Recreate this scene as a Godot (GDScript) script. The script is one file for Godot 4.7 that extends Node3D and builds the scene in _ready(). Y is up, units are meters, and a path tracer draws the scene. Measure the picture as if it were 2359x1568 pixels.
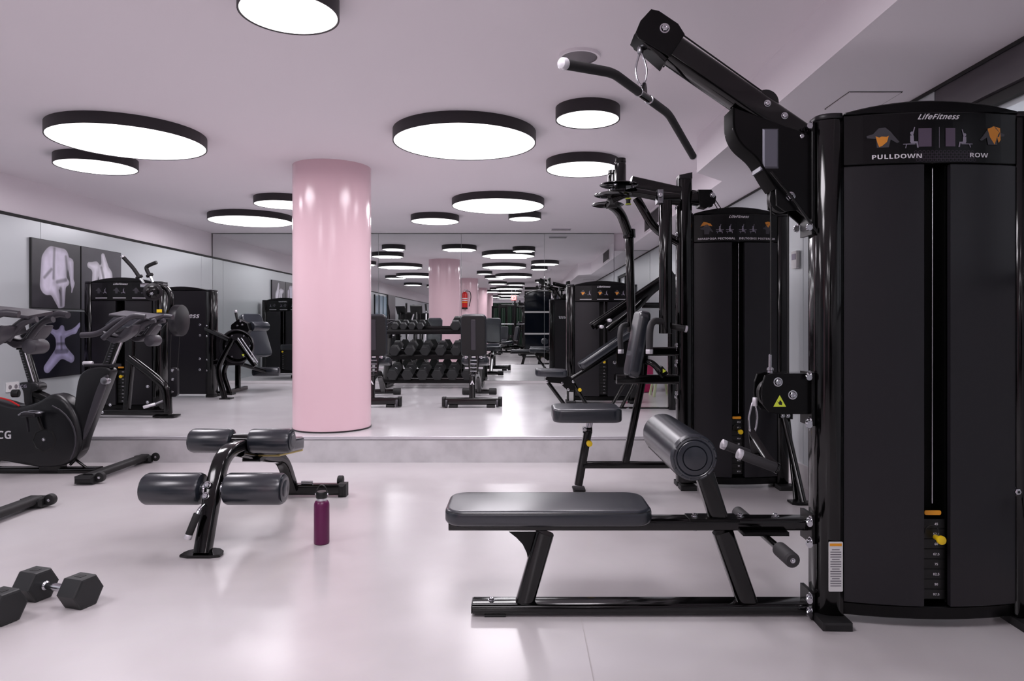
extends Node3D
# A gym hall: raised platform with a mirror wall, pink columns, disc lamps, strength machines, spin bikes.
# Units are metres; the lower floor is y = 0, the mirror wall stands at z = -MIRROR, the platform is PLAT high.

const F := 1573.0          # focal length in pixels of the 2359 x 1568 frame
const CX := 1202.0
const CY := 745.0
const CAM := 1.1           # height of the lens
const PLAT := 0.206
const STEP := 5.41         # distance of the step's front edge
const MIRROR := 10.15
const LEFT := -4.594
const RIGHT := 1.904
const REAR := 16.0
const CEIL := 2.442

var st: SurfaceTool
var O := Vector3.ZERO          # base of the thing being built
var X := Transform3D.IDENTITY  # where the shapes being built are placed
var M := {}
var used := {}
var rng := RandomNumberGenerator.new()

func _ready():
	rng.seed = 7
	make_view()
	make_materials()
	make_room()
	make_lamps()
	make_columns()
	make_pulldown()
	make_fly()
	make_leg_press()
	make_curl()
	make_leg_extension()
	make_bikes()
	make_roman_chair()
	make_loose()
	make_benches()
	make_rack()
	make_posters()
	make_back_of_hall()
	make_small_fittings()

# ------------------------------------------------------------------ camera, sky, exposure
func make_view():
	var c := Camera3D.new()
	c.name = "camera"
	c.projection = Camera3D.PROJECTION_FRUSTUM
	c.near = 0.05
	c.far = 100.0
	c.size = 2.0 * 0.05 * 784.0 / F
	c.frustum_offset = Vector2((1179.5 - CX) / F, -(784.0 - CY) / F) * 0.05
	c.position = Vector3(0, CAM, 0)
	add_child(c)
	c.current = true
	var e := Environment.new()
	e.background_mode = Environment.BG_SKY
	var sky := Sky.new()
	var pm := ProceduralSkyMaterial.new()
	pm.sky_top_color = Color(0.80, 0.84, 0.90)
	pm.sky_horizon_color = Color(0.90, 0.91, 0.93)
	pm.ground_bottom_color = Color(0.55, 0.54, 0.53)
	pm.ground_horizon_color = Color(0.75, 0.75, 0.75)
	sky.sky_material = pm
	e.sky = sky
	e.tonemap_mode = Environment.TONE_MAPPER_LINEAR
	e.tonemap_exposure = 1.09
	e.sdfgi_enabled = true
	e.ssao_enabled = true
	e.ssil_enabled = true
	var w := WorldEnvironment.new()
	w.name = "surroundings"
	w.environment = e
	add_child(w)

# ------------------------------------------------------------------ materials
func mat(key: String, c: Color, rough := 0.5, metal := 0.0, spec := 0.5) -> StandardMaterial3D:
	var m := StandardMaterial3D.new()
	m.resource_name = key
	m.albedo_color = c
	m.roughness = rough
	m.metallic = metal
	m.metallic_specular = spec
	M[key] = m
	return m

func noise_map(freq: float, octaves: int, seed_: int, cols: Array, offs: Array, size := 512, kind := FastNoiseLite.TYPE_SIMPLEX_SMOOTH) -> Texture2D:
	var n := FastNoiseLite.new()
	n.noise_type = kind
	n.seed = seed_
	n.frequency = freq
	n.fractal_octaves = octaves
	var g := Gradient.new()
	g.offsets = PackedFloat32Array(offs)
	g.colors = PackedColorArray(cols)
	var t := NoiseTexture2D.new()
	t.width = size
	t.height = size
	t.seamless = true
	t.noise = n
	t.color_ramp = g
	return t

func tri(m: StandardMaterial3D, scale: float):
	m.uv1_triplanar = true
	m.uv1_world_triplanar = true
	m.uv1_scale = Vector3.ONE * scale

func make_materials():
	mat("ceiling", Color(0.97, 0.945, 0.965), 0.85)
	mat("plaster", Color(0.97, 0.945, 0.965), 0.8)
	var m := mat("floor", Color(1, 1, 1), 0.25)
	m.albedo_texture = noise_map(0.006, 5, 3, [Color(0.735, 0.715, 0.72), Color(0.77, 0.75, 0.757), Color(0.795, 0.78, 0.785)], [0.15, 0.5, 0.9])
	m.roughness = 0.22
	tri(m, 0.22)
	m = mat("platform", Color(1, 1, 1), 0.25)
	m.albedo_texture = noise_map(0.006, 5, 13, [Color(0.775, 0.765, 0.775), Color(0.805, 0.795, 0.805), Color(0.83, 0.82, 0.83)], [0.15, 0.5, 0.9])
	m.roughness = 0.22
	tri(m, 0.22)
	m = mat("riser", Color(1, 1, 1), 0.6)   # the same screed as the platform top
	m.albedo_texture = noise_map(0.016, 6, 21, [Color(0.755, 0.745, 0.755), Color(0.805, 0.795, 0.805), Color(0.84, 0.83, 0.84)], [0.1, 0.5, 0.9])
	tri(m, 0.5)
	m = mat("wall_panel", Color(0.78, 0.80, 0.81), 0.32, 0.25)
	mat("gap", Color(0.09, 0.085, 0.09), 0.6)
	mat("lintel", Color(0.30, 0.28, 0.30), 0.35)
	mat("mirror", Color(0.87, 0.885, 0.88), 0.0, 1.0)
	mat("mirror_edge", Color(0.55, 0.57, 0.57), 0.3, 0.6)
	mat("skirt", Color(0.86, 0.845, 0.85), 0.5)
	mat("column", Color(0.94, 0.80, 0.835), 0.16)
	mat("column_ring", Color(0.10, 0.085, 0.09), 0.35)
	mat("lamp_rim", Color(0.165, 0.15, 0.165), 0.5)
	m = mat("lamp_glow", Color(0.95, 0.95, 0.95), 0.6)
	m.emission_enabled = true
	m.emission = Color(1.0, 0.985, 0.99)
	m.emission_energy_multiplier = 1.6
	# machines
	m = mat("frame", Color(0.012, 0.010, 0.012), 0.11, 0.0, 0.5)
	m = mat("frame_flat", Color(0.016, 0.014, 0.018), 0.3, 0.0, 0.35)
	m = mat("shroud", Color(0.115, 0.108, 0.125), 0.40, 0.0, 0.45)
	m.roughness_texture = noise_map(0.25, 2, 31, [Color(0.85, 0.85, 0.85), Color(1, 1, 1)], [0.2, 0.8], 256)
	tri(m, 9.0)
	mat("header", Color(0.03, 0.024, 0.034), 0.28, 0.0, 0.4)
	mat("slot", Color(0.012, 0.011, 0.013), 0.4)
	m = mat("vinyl", Color(0.12, 0.135, 0.165), 0.27, 0.0, 0.64)
	mat("seam", Color(0.05, 0.05, 0.06), 0.5)
	mat("rubber", Color(0.075, 0.073, 0.078), 0.6)
	mat("grip", Color(0.17, 0.165, 0.175), 0.65)
	mat("chrome", Color(0.82, 0.82, 0.84), 0.14, 1.0)
	mat("steel", Color(0.60, 0.60, 0.62), 0.3, 1.0)
	mat("alloy", Color(0.86, 0.85, 0.87), 0.35, 0.6)
	mat("guide", Color(0.42, 0.42, 0.46), 0.3, 0.5)
	mat("joint", Color(0.70, 0.68, 0.68), 0.5)
	mat("black_matte", Color(0.012, 0.011, 0.013), 0.6, 0.0, 0.2)
	mat("cable", Color(0.03, 0.03, 0.03), 0.4)
	mat("yellow", Color(0.93, 0.78, 0.10), 0.4)
	mat("orange", Color(0.93, 0.62, 0.13), 0.45)
	mat("lime", Color(0.80, 0.86, 0.25), 0.5)
	mat("red", Color(0.78, 0.10, 0.10), 0.4)
	mat("magenta", Color(0.76, 0.10, 0.38), 0.5)
	mat("print_white", Color(0.90, 0.89, 0.91), 0.6)
	mat("print_grey", Color(0.58, 0.56, 0.62), 0.6)
	mat("print_lilac", Color(0.36, 0.31, 0.38), 0.6)
	mat("print_tan", Color(0.88, 0.57, 0.20), 0.6)
	mat("print_mid", Color(0.26, 0.255, 0.28), 0.6)
	mat("print_dark", Color(0.20, 0.19, 0.22), 0.6)
	mat("label_white", Color(0.86, 0.86, 0.86), 0.5)
	mat("label_ink", Color(0.45, 0.44, 0.47), 0.6)
	mat("bottle", Color(0.36, 0.045, 0.27), 0.34)
	mat("black_plastic", Color(0.05, 0.05, 0.055), 0.45)
	mat("bike_body", Color(0.062, 0.064, 0.078), 0.33)
	mat("bike_grey", Color(0.22, 0.21, 0.235), 0.45)
	mat("hex_rubber", Color(0.115, 0.12, 0.125), 0.5)
	mat("ply", Color(0.80, 0.72, 0.45), 0.6)
	mat("pale_green", Color(0.78, 0.82, 0.66), 0.5)
	mat("curtain", Color(0.06, 0.17, 0.11), 0.55)
	mat("white_rail", Color(0.80, 0.80, 0.80), 0.4)
	m = mat("dark_glass", Color(0.035, 0.055, 0.09), 0.06)
	m = mat("frosted", Color(0.93, 0.95, 0.97, 0.45), 0.2)
	m.transparency = BaseMaterial3D.TRANSPARENCY_ALPHA
	mat("pale_glass", Color(0.55, 0.66, 0.72), 0.08)
	mat("grille", Color(0.50, 0.48, 0.50), 0.5)
	mat("poster_edge", Color(0.06, 0.06, 0.065), 0.4)

# ------------------------------------------------------------------ naming
func numbered(called: String) -> String:
	if not used.has(called):
		used[called] = 0
		return called
	used[called] += 1
	return "%s_%03d" % [called, used[called]]

func thing(called: String, label: String, category: String, at: Vector3, group := "") -> Node3D:
	var o := Node3D.new()
	o.name = numbered(called)
	add_child(o)
	o.position = at
	O = at
	tag(o, label, category, group)
	return o

func tag(o: Node, label: String, category: String, group := ""):
	o.set_meta("label", label)
	o.set_meta("category", category)
	if group:
		o.set_meta("group", group)

func copy(o: Node3D, at: Vector3, turn := 0.0, label := "", group := "") -> Node3D:
	var base: String = String(o.name)
	if base.length() > 4 and base[-4] == "_" and base.substr(base.length() - 3).is_valid_int():
		base = base.substr(0, base.length() - 4)
	var c: Node3D = o.duplicate()
	c.name = numbered(base)
	add_child(c)
	c.position = at
	c.rotation.y = turn
	if label:
		c.set_meta("label", label)
	if group:
		c.set_meta("group", group)
	return c

func structure(called: String, m: Material, parent: Node = self) -> MeshInstance3D:
	var o := part(called, m, parent)
	if parent == self:
		o.set_meta("kind", "structure")
	return o

# ------------------------------------------------------------------ shapes
func W(px: float, py: float, d: float) -> Vector3:   # a point of the hall at distance d, measured on the photograph
	return Vector3((px - CX) / F * d, CAM - (py - CY) / F * d, -d)

func go():
	st = SurfaceTool.new()
	st.begin(Mesh.PRIMITIVE_TRIANGLES)

func part(called: String, m: Material, parent: Node) -> MeshInstance3D:
	st.generate_normals()
	st.set_material(m)
	var o := MeshInstance3D.new()
	o.mesh = st.commit()
	o.name = called if parent != self else numbered(called)
	parent.add_child(o, true)
	return o

func t3(a: Vector3, b: Vector3, c: Vector3):
	st.add_vertex(X * a - O)
	st.add_vertex(X * b - O)
	st.add_vertex(X * c - O)

func q4(a: Vector3, b: Vector3, c: Vector3, d: Vector3):
	t3(a, b, c)
	t3(a, c, d)

func sg(n: int):
	st.set_smooth_group(n & 0xFFFFFFFF)

func circ(r: float, n := 12) -> PackedVector2Array:
	var a := PackedVector2Array()
	for i in n:
		a.append(Vector2.from_angle(TAU * i / n) * r)
	return a

func rrect(w: float, h: float, r: float, n := 3) -> PackedVector2Array:
	var a := PackedVector2Array()
	r = minf(r, minf(w, h) * 0.499)
	var c := [Vector2(w / 2 - r, h / 2 - r), Vector2(-w / 2 + r, h / 2 - r), Vector2(-w / 2 + r, -h / 2 + r), Vector2(w / 2 - r, -h / 2 + r)]
	for k in 4:
		for i in n + 1:
			a.append(c[k] + Vector2.from_angle(PI / 2 * (k + float(i) / n)) * r)
	return a

func poly(list: Array) -> PackedVector2Array:
	var a := PackedVector2Array()
	for p in list:
		a.append(Vector2(p[0], p[1]))
	return ccw(a)

func ccw(a: PackedVector2Array) -> PackedVector2Array:
	var s := 0.0
	for i in a.size():
		s += a[i].cross(a[(i + 1) % a.size()])
	if s < 0:
		a.reverse()
	return a

func fil(pts: Array, r: float, n := 5) -> Array:   # a path with its corners rounded
	var out := [pts[0]]
	for i in range(1, pts.size() - 1):
		var p: Vector3 = pts[i]
		var a: Vector3 = pts[i - 1]
		var b: Vector3 = pts[i + 1]
		var la := minf(r, (a - p).length() * 0.48)
		var lb := minf(r, (b - p).length() * 0.48)
		var s := p + (a - p).normalized() * la
		var e := p + (b - p).normalized() * lb
		for k in n + 1:
			var t := float(k) / n
			out.append(s.lerp(p, t).lerp(p.lerp(e, t), t))
	out.append(pts[-1])
	return out

func sweep(path: Array, prof: PackedVector2Array, up := Vector3.UP, closed := false, grow := [], caps := true):
	var n := path.size()
	var m := prof.size()
	var rings := []
	var side := Vector3.ZERO
	var last := Vector3.ZERO
	for i in n:
		var din: Vector3 = (path[i] - path[(i - 1 + n) % n]).normalized() if closed or i > 0 else (path[1] - path[0]).normalized()
		var dout: Vector3 = (path[(i + 1) % n] - path[i]).normalized() if closed or i < n - 1 else din
		var t := (din + dout).normalized()
		if i == 0:
			side = din.cross(up)
			if side.length() < 0.05:
				side = din.cross(Vector3.RIGHT)
				if side.length() < 0.05:
					side = din.cross(Vector3.BACK)
			side = side.normalized()
		else:
			side = (side - din * side.dot(din)).normalized()
		var u := side.cross(din)
		var ring := PackedVector3Array()
		var g: float = grow[i] if grow.size() > i else 1.0
		for p in prof:
			var o := (side * p.x + u * p.y) * g
			var k := maxf(din.dot(t), 0.3)
			ring.append(path[i] + o - din * (o.dot(t) / k))
		rings.append(ring)
		last = din
	sg(1)
	for i in (n if closed else n - 1):
		var a: PackedVector3Array = rings[i]
		var b: PackedVector3Array = rings[(i + 1) % n]
		for j in m:
			var k := (j + 1) % m
			q4(a[j], a[k], b[k], b[j])
	if caps and not closed:
		sg(-1)
		var idx := Geometry2D.triangulate_polygon(prof)
		for i in range(0, idx.size(), 3):
			t3(rings[0][idx[i]], rings[0][idx[i + 2]], rings[0][idx[i + 1]])
			t3(rings[n - 1][idx[i]], rings[n - 1][idx[i + 1]], rings[n - 1][idx[i + 2]])

func tube(path: Array, r: float, n := 10, closed := false):
	sweep(path, circ(r, n), Vector3.UP, closed)

func bar(path: Array, w: float, h: float, r := -1.0, up := Vector3.UP):   # flat-sided tube; h is measured along up
	sweep(path, rrect(w, h, r if r >= 0 else minf(w, h) * 0.22, 3), up)

func inset(p: PackedVector2Array, by: float) -> PackedVector2Array:
	var out := PackedVector2Array()
	var n := p.size()
	for i in n:
		var a := (p[i] - p[(i - 1 + n) % n]).normalized()
		var b := (p[(i + 1) % n] - p[i]).normalized()
		var na := Vector2(-a.y, a.x)
		var nb := Vector2(-b.y, b.x)
		var k := (na + nb)
		if k.length() < 0.01:
			k = na
		k = k.normalized()
		out.append(p[i] + k * by / maxf(k.dot(na), 0.4))
	return out

func slab(p: PackedVector2Array, z0: float, z1: float, xf := Transform3D.IDENTITY, bev := 0.0, segs := 1, smooth := false):
	p = ccw(p.duplicate())
	var lv := []
	if bev <= 0.0:
		lv = [[0.0, z0], [0.0, z1]]
	else:
		for i in segs + 1:
			var a := PI / 2 * i / segs
			lv.append([bev * (1 - sin(a)), z0 + bev * (1 - cos(a))])
		for i in segs + 1:
			var a := PI / 2 * i / segs
			lv.append([bev * (1 - cos(a)), z1 - bev * (1 - sin(a))])
	var rings := []
	for l in lv:
		rings.append(inset(p, l[0]) if l[0] > 0.0 else p)
	var n := p.size()
	sg(1 if smooth else -1)
	for i in rings.size() - 1:
		for j in n:
			var k := (j + 1) % n
			var a: Vector2 = rings[i][j]
			var b: Vector2 = rings[i][k]
			var c: Vector2 = rings[i + 1][k]
			var d: Vector2 = rings[i + 1][j]
			q4(xf * Vector3(a.x, a.y, lv[i][1]), xf * Vector3(d.x, d.y, lv[i + 1][1]), xf * Vector3(c.x, c.y, lv[i + 1][1]), xf * Vector3(b.x, b.y, lv[i][1]))
	var bot: PackedVector2Array = rings[0]
	var top: PackedVector2Array = rings[-1]
	var idx := Geometry2D.triangulate_polygon(p)
	for i in range(0, idx.size(), 3):
		var e := [idx[i], idx[i + 1], idx[i + 2]]
		var w0: float = (p[e[1]] - p[e[0]]).cross(p[e[2]] - p[e[0]])
		if w0 < 0:
			e = [e[0], e[2], e[1]]
		t3(xf * v3(bot[e[0]], z0), xf * v3(bot[e[1]], z0), xf * v3(bot[e[2]], z0))
		t3(xf * v3(top[e[0]], z1), xf * v3(top[e[2]], z1), xf * v3(top[e[1]], z1))

func v3(p: Vector2, z: float) -> Vector3:
	return Vector3(p.x, p.y, z)

func bx(c: Vector3, size: Vector3, bev := 0.004, basis := Basis.IDENTITY):
	slab(rrect_sharp(size.x, size.y), -size.z / 2, size.z / 2, Transform3D(basis, c), minf(bev, minf(size.x, minf(size.y, size.z)) * 0.3))

func rrect_sharp(w: float, h: float) -> PackedVector2Array:
	return PackedVector2Array([Vector2(-w / 2, -h / 2), Vector2(w / 2, -h / 2), Vector2(w / 2, h / 2), Vector2(-w / 2, h / 2)])

func pad(c: Vector3, size: Vector3, rc: float, re: float, basis := Basis.IDENTITY):   # upholstery: size.z is its thickness
	slab(rrect(size.x, size.y, rc, 6), -size.z / 2, size.z / 2, Transform3D(basis, c), re, 4, true)

func lathe(prof: Array, xf: Transform3D, n := 16):   # prof: [radius, height along z]
	var g := 1
	for i in prof.size() - 1:
		var a := Vector2(prof[i][0], prof[i][1])
		var b := Vector2(prof[i + 1][0], prof[i + 1][1])
		if i > 0:
			var d0 := (a - Vector2(prof[i - 1][0], prof[i - 1][1])).normalized()
			if absf(d0.angle_to((b - a).normalized())) > 0.65:
				g += 1
		sg(g)
		for j in n:
			var u := Vector2.from_angle(TAU * j / n)
			var v := Vector2.from_angle(TAU * (j + 1) / n)
			var p0 := xf * Vector3(u.x * a.x, u.y * a.x, a.y)
			var p1 := xf * Vector3(v.x * a.x, v.y * a.x, a.y)
			var p2 := xf * Vector3(v.x * b.x, v.y * b.x, b.y)
			var p3 := xf * Vector3(u.x * b.x, u.y * b.x, b.y)
			if a.x > 0.0:
				t3(p0, p3, p1) if b.x <= 0.0 else q4(p0, p3, p2, p1)
			elif b.x > 0.0:
				t3(p0, p3, p2)

func aim(at: Vector3, dir: Vector3) -> Transform3D:   # local z along dir
	var z := dir.normalized()
	var x := z.cross(Vector3.UP)
	if x.length() < 0.01:
		x = Vector3.RIGHT
	x = x.normalized()
	return Transform3D(Basis(x, z.cross(x), z), at)

func cyl(a: Vector3, b: Vector3, r: float, n := 16, bev := 0.0):
	var l := (b - a).length()
	if bev > 0.0:
		lathe([[0, 0], [r - bev, 0], [r - bev * 0.3, bev * 0.3], [r, bev], [r, l - bev], [r - bev * 0.3, l - bev * 0.3], [r - bev, l], [0, l]], aim(a, b - a), n)
	else:
		lathe([[0, 0], [r, 0], [r, l], [0, l]], aim(a, b - a), n)

func ball(c: Vector3, r: float, n := 12):
	var p := []
	for i in 9:
		var a := PI * i / 8
		p.append([r * sin(a) if i > 0 and i < 8 else 0.0, -r * cos(a)])
	lathe(p, Transform3D(Basis.IDENTITY, c), n)

func bolt(o: Node, c: Vector3, dir: Vector3, r := 0.011):
	go()
	lathe([[r * 1.45, 0], [r * 1.45, r * 0.25], [r * 1.1, r * 0.3]], aim(c, dir), 14)
	lathe([[r, r * 0.25], [r, r * 0.9], [r * 0.8, r * 1.1], [r * 0.45, r * 1.1], [r * 0.4, r * 0.6], [0, r * 0.6]], aim(c, dir), 6)
	part("bolt", M.chrome, o)

const UPRIGHT := Basis(Vector3(1, 0, 0), Vector3(0, 0, -1), Vector3(0, 1, 0))   # a plan drawn as (x, -z), raised along y

func letters(o: Node, text: String, size: float, m: Material, place: Callable, called := "lettering", skew := 0.0, bold := true, wide := 1.0):
	var t := TextMesh.new()
	var f := SystemFont.new()
	f.font_names = PackedStringArray(["Droid Sans"])
	f.font_weight = 700 if bold else 400
	t.font = f
	t.font_size = 64
	t.pixel_size = size / 46.0
	t.depth = 0.0
	t.curve_step = 2.0
	t.text = text
	var arr := t.get_mesh_arrays()
	if arr.is_empty() or arr[Mesh.ARRAY_VERTEX] == null:
		return
	var vs: PackedVector3Array = arr[Mesh.ARRAY_VERTEX]
	var ix = arr[Mesh.ARRAY_INDEX]
	go()
	sg(-1)
	var list := []
	if ix == null or ix.size() == 0:
		for i in vs.size():
			list.append(i)
	else:
		list = Array(ix)
	for i in range(0, list.size(), 3):
		var p := []
		for k in 3:
			var v: Vector3 = vs[list[i + k]]
			p.append(place.call((v.x + v.y * skew) * wide, v.y))
		t3(p[0], p[1], p[2])
	part(called, m, o)

func print_shape(o: Node, pts: PackedVector2Array, m: Material, place: Callable, called := "printed_figure"):
	go()
	sg(-1)
	add_print(pts, place)
	part(called, m, o)

func add_print(pts: PackedVector2Array, place: Callable):
	var idx := Geometry2D.triangulate_polygon(pts)
	for i in range(0, idx.size(), 3):
		t3(place.call(pts[idx[i]].x, pts[idx[i]].y), place.call(pts[idx[i + 1]].x, pts[idx[i + 1]].y), place.call(pts[idx[i + 2]].x, pts[idx[i + 2]].y))

# ------------------------------------------------------------------ the hall
func make_room():
	O = Vector3.ZERO
	X = Transform3D.IDENTITY
	var lx := LEFT - 0.2
	var rx := RIGHT + 0.25
	go()
	bx(Vector3((lx + rx) / 2, -0.1, (REAR - MIRROR) / 2), Vector3(rx - lx, 0.2, REAR + MIRROR + 0.6), 0.0)
	var fl := structure("floor", M.floor)
	go()
	bx(Vector3(0.222, 0.0, -1.2), Vector3(0.004, 0.0016, 2.7), 0.0)
	part("screed_joint", M.joint, fl)
	# raised platform: slab, concrete riser, metal nosing
	go()
	bx(Vector3((lx + rx) / 2, PLAT / 2, -(STEP + MIRROR + 0.2) / 2 - 0.012), Vector3(rx - lx, PLAT, MIRROR + 0.2 - STEP), 0.0)
	var pf := structure("floor_platform", M.platform)
	go()
	bx(Vector3((LEFT + RIGHT) / 2, (PLAT - 0.03) / 2, -STEP - 0.004), Vector3(RIGHT - LEFT, PLAT - 0.03, 0.012), 0.0)
	part("riser", M.riser, pf)
	go()
	bar([Vector3(LEFT, PLAT - 0.012, -STEP - 0.008), Vector3(RIGHT, PLAT - 0.012, -STEP - 0.008)], 0.024, 0.026, 0.004)
	part("nosing", M.alloy, pf)
	go()
	bx(Vector3((lx + rx) / 2, CEIL + 0.1, (REAR - MIRROR) / 2), Vector3(rx - lx, 0.2, REAR + MIRROR + 0.6), 0.0)
	structure("ceiling", M.ceiling)
	# left wall: plaster with satin panels up to 2.08 m
	var top := 2.096
	go()
	bx(Vector3(LEFT - 0.12, CEIL / 2, (REAR - MIRROR) / 2), Vector3(0.2, CEIL, REAR + MIRROR + 0.4), 0.0)
	var wl := structure("wall_left", M.plaster)
	go()
	bx(Vector3(LEFT - 0.012, top - 0.014, (REAR - MIRROR) / 2), Vector3(0.02, 0.030, REAR + MIRROR), 0.002)
	part("shadow_gap", M.gap, wl)
	var joints := [-MIRROR, -9.79, -6.52, -3.25, 0.02, 3.29, 6.56, 9.83, 13.1, REAR]
	for i in joints.size() - 1:
		var a: float = joints[i] + 0.003
		var b: float = joints[i + 1] - 0.003
		go()
		bx(Vector3(LEFT - 0.011, (top - 0.03) / 2, (a + b) / 2), Vector3(0.022, top - 0.03, b - a), 0.002)
		part("panel", M.wall_panel, wl)
	# far down the left wall: a dark pier and a glazed bay
	go()
	bx(Vector3(LEFT + 0.03, top / 2, 3.55), Vector3(0.06, top - 0.03, 1.3), 0.004)
	part("dark_pier", M.lintel, wl)
	go()
	bx(Vector3(LEFT + 0.01, 1.35, 1.9), Vector3(0.02, 1.3, 1.9), 0.004)
	part("glazed_bay", M.pale_glass, wl)
	for k in 4:
		go()
		bx(Vector3(LEFT + 0.02, 1.35, 0.96 + 0.63 * k), Vector3(0.03, 1.32, 0.03), 0.002)
		part("mullion", M.gap, wl)
	# right wall with two window openings
	var wins := [[-8.35, -6.7], [-3.15, -1.2]]
	var y0 := 1.25
	var y1 := 2.035
	var wr := Node3D.new()
	wr.name = "wall_right"
	wr.set_meta("kind", "structure")
	add_child(wr)
	var cuts := [-MIRROR, -8.35, -6.7, -4.62, -3.15, -1.2, 1.2, 4.5, 7.8, 11.1, REAR]
	for i in cuts.size() - 1:
		var a: float = cuts[i]
		var b: float = cuts[i + 1]
		var open := false
		for w in wins:
			if absf(w[0] - a) < 0.01:
				open = true
		var hm = M.lintel if a > -4.7 and a < 1.0 else M.wall_panel
		if open:
			wall_piece(wr, a, b, 0.0, y0, M.wall_panel)
			wall_piece(wr, a, b, y1, 2.19, M.lintel if a > -4.7 else M.wall_panel)
		elif a > -4.7 and a < -3.2:
			wall_piece(wr, a, b, 0.0, 2.19, M.wall_panel)
		else:
			wall_piece(wr, a, b, 0.0, 2.19, M.wall_panel)
	go()
	bx(Vector3(RIGHT + 0.14, CEIL / 2 + 1.09, (REAR - MIRROR) / 2), Vector3(0.2, CEIL - 2.18, REAR + MIRROR + 0.4), 0.0)
	part("upper_wall", M.plaster, wr)
	go()
	bx(Vector3(RIGHT + 0.008, 2.178, (REAR - MIRROR) / 2), Vector3(0.03, 0.016, REAR + MIRROR), 0.0)
	part("shadow_gap", M.gap, wr)
	for i in 2:
		var a: float = wins[i][0]
		var b: float = wins[i][1]
		go()
		var fx := RIGHT + 0.05
		for z in [a + 0.03, b - 0.03, (a + b) / 2]:
			bx(Vector3(fx, (y0 + y1) / 2, z), Vector3(0.06, y1 - y0, 0.055), 0.004)
		for y in [y0 + 0.02, y1 - 0.02]:
			bx(Vector3(fx, y, (a + b) / 2), Vector3(0.058, 0.045, b - a), 0.004)
		var wn := structure("window_%d" % (i + 1), M.gap)
		for k in 2:
			var za := lerpf(a, b, 0.5 * k) + 0.05
			var zb := lerpf(a, b, 0.5 * k + 0.5) - 0.05
			go()
			bx(Vector3(fx + 0.005, (y0 + y1) / 2, (za + zb) / 2), Vector3(0.008, y1 - y0 - 0.08, zb - za), 0.0)
			part("pane", M.frosted, wn)
	# skirting of the right wall
	go()
	bx(Vector3(RIGHT - 0.008, 0.075, (REAR - STEP) / 2), Vector3(0.018, 0.15, REAR + STEP), 0.003)
	structure("baseboard_right", M.skirt)
	# end walls
	go()
	bx(Vector3((lx + rx) / 2, CEIL / 2, -MIRROR - 0.16), Vector3(rx - lx, CEIL, 0.2), 0.0)
	structure("wall_back", M.plaster)
	go()
	bx(Vector3((lx + rx) / 2, CEIL / 2, REAR + 0.12), Vector3(rx - lx, CEIL, 0.2), 0.0)
	structure("wall_rear", M.plaster)
	# dropped ceiling along the right wall; it narrows beyond the fly machine
	var bl := 1.264
	var bn := 1.53
	var by := 2.187
	go()
	slab(ccw(PackedVector2Array([Vector2(bl, -REAR), Vector2(RIGHT + 0.2, -REAR), Vector2(RIGHT + 0.2, MIRROR + 0.1), Vector2(bn, MIRROR + 0.1), Vector2(bn, 5.22), Vector2(bl, 4.93)])), by, CEIL + 0.02, Transform3D(UPRIGHT, Vector3.ZERO))
	var bh := structure("ceiling_bulkhead", M.ceiling)
	go()
	bx(Vector3(1.66, by - 0.002, -3.33), Vector3(0.24, 0.006, 0.25), 0.001)
	part("access_hatch", M.plaster, bh)
	go()
	frame_rect(Vector3(1.66, by - 0.0015, -3.33), 0.125, 0.13, 0.002)
	part("hatch_joint", M.gap, bh)
	# the mirror wall: panels with fine joints on a pale kerb
	var mr := Node3D.new()
	mr.name = "mirror_wall"
	mr.position = Vector3(0, PLAT, -MIRROR)
	add_child(mr)
	tag(mr, "full-height wall of mirror panels behind the raised platform", "mirror")
	O = mr.position
	var edges := [LEFT, -3.36, -2.13, -0.90, 0.335, 1.37, RIGHT]
	for i in edges.size() - 1:
		var a: float = edges[i] + 0.002
		var b: float = edges[i + 1] - 0.002
		var h := 2.43 if b < 1.5 else 2.18
		if i == 5:
			a = 1.374
		go()
		bx(Vector3((a + b) / 2, (PLAT + 0.045 + h) / 2, -MIRROR), Vector3(b - a, h - PLAT - 0.045, 0.008), 0.0005)
		part("mirror_panel", M.mirror, mr)
	go()
	for i in range(1, edges.size() - 1):
		var h := 2.43 if i < 5 else 2.18
		bx(Vector3(edges[i], (PLAT + h) / 2, -MIRROR - 0.004), Vector3(0.003, h - PLAT, 0.006), 0.0)
	bx(Vector3((LEFT + 1.37) / 2, 2.434, -MIRROR + 0.002), Vector3(1.37 - LEFT, 0.008, 0.008), 0.0)
	bx(Vector3((RIGHT + 1.53) / 2, 2.184, -MIRROR + 0.002), Vector3(RIGHT - 1.53, 0.006, 0.008), 0.0)
	part("joint", M.mirror_edge, mr)
	go()
	bx(Vector3((LEFT + RIGHT) / 2, PLAT + 0.022, -MIRROR + 0.002), Vector3(RIGHT - LEFT, 0.044, 0.02), 0.003)
	part("kerb", M.skirt, mr)
	O = Vector3.ZERO

func wall_piece(o: Node, a: float, b: float, y0: float, y1: float, m: Material):
	go()
	bx(Vector3(RIGHT + 0.10, (y0 + y1) / 2, (a + b) / 2), Vector3(0.2, y1 - y0, b - a - 0.006), 0.002)
	part("panel", m, o)

func frame_rect(c: Vector3, hx: float, hz: float, t: float):
	bx(c + Vector3(hx, 0, 0), Vector3(t, t, hz * 2), 0.0)
	bx(c - Vector3(hx, 0, 0), Vector3(t, t, hz * 2), 0.0)
	bx(c + Vector3(0, 0, hz), Vector3(hx * 2, t, t), 0.0)
	bx(c - Vector3(0, 0, hz), Vector3(hx * 2, t, t), 0.0)

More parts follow.
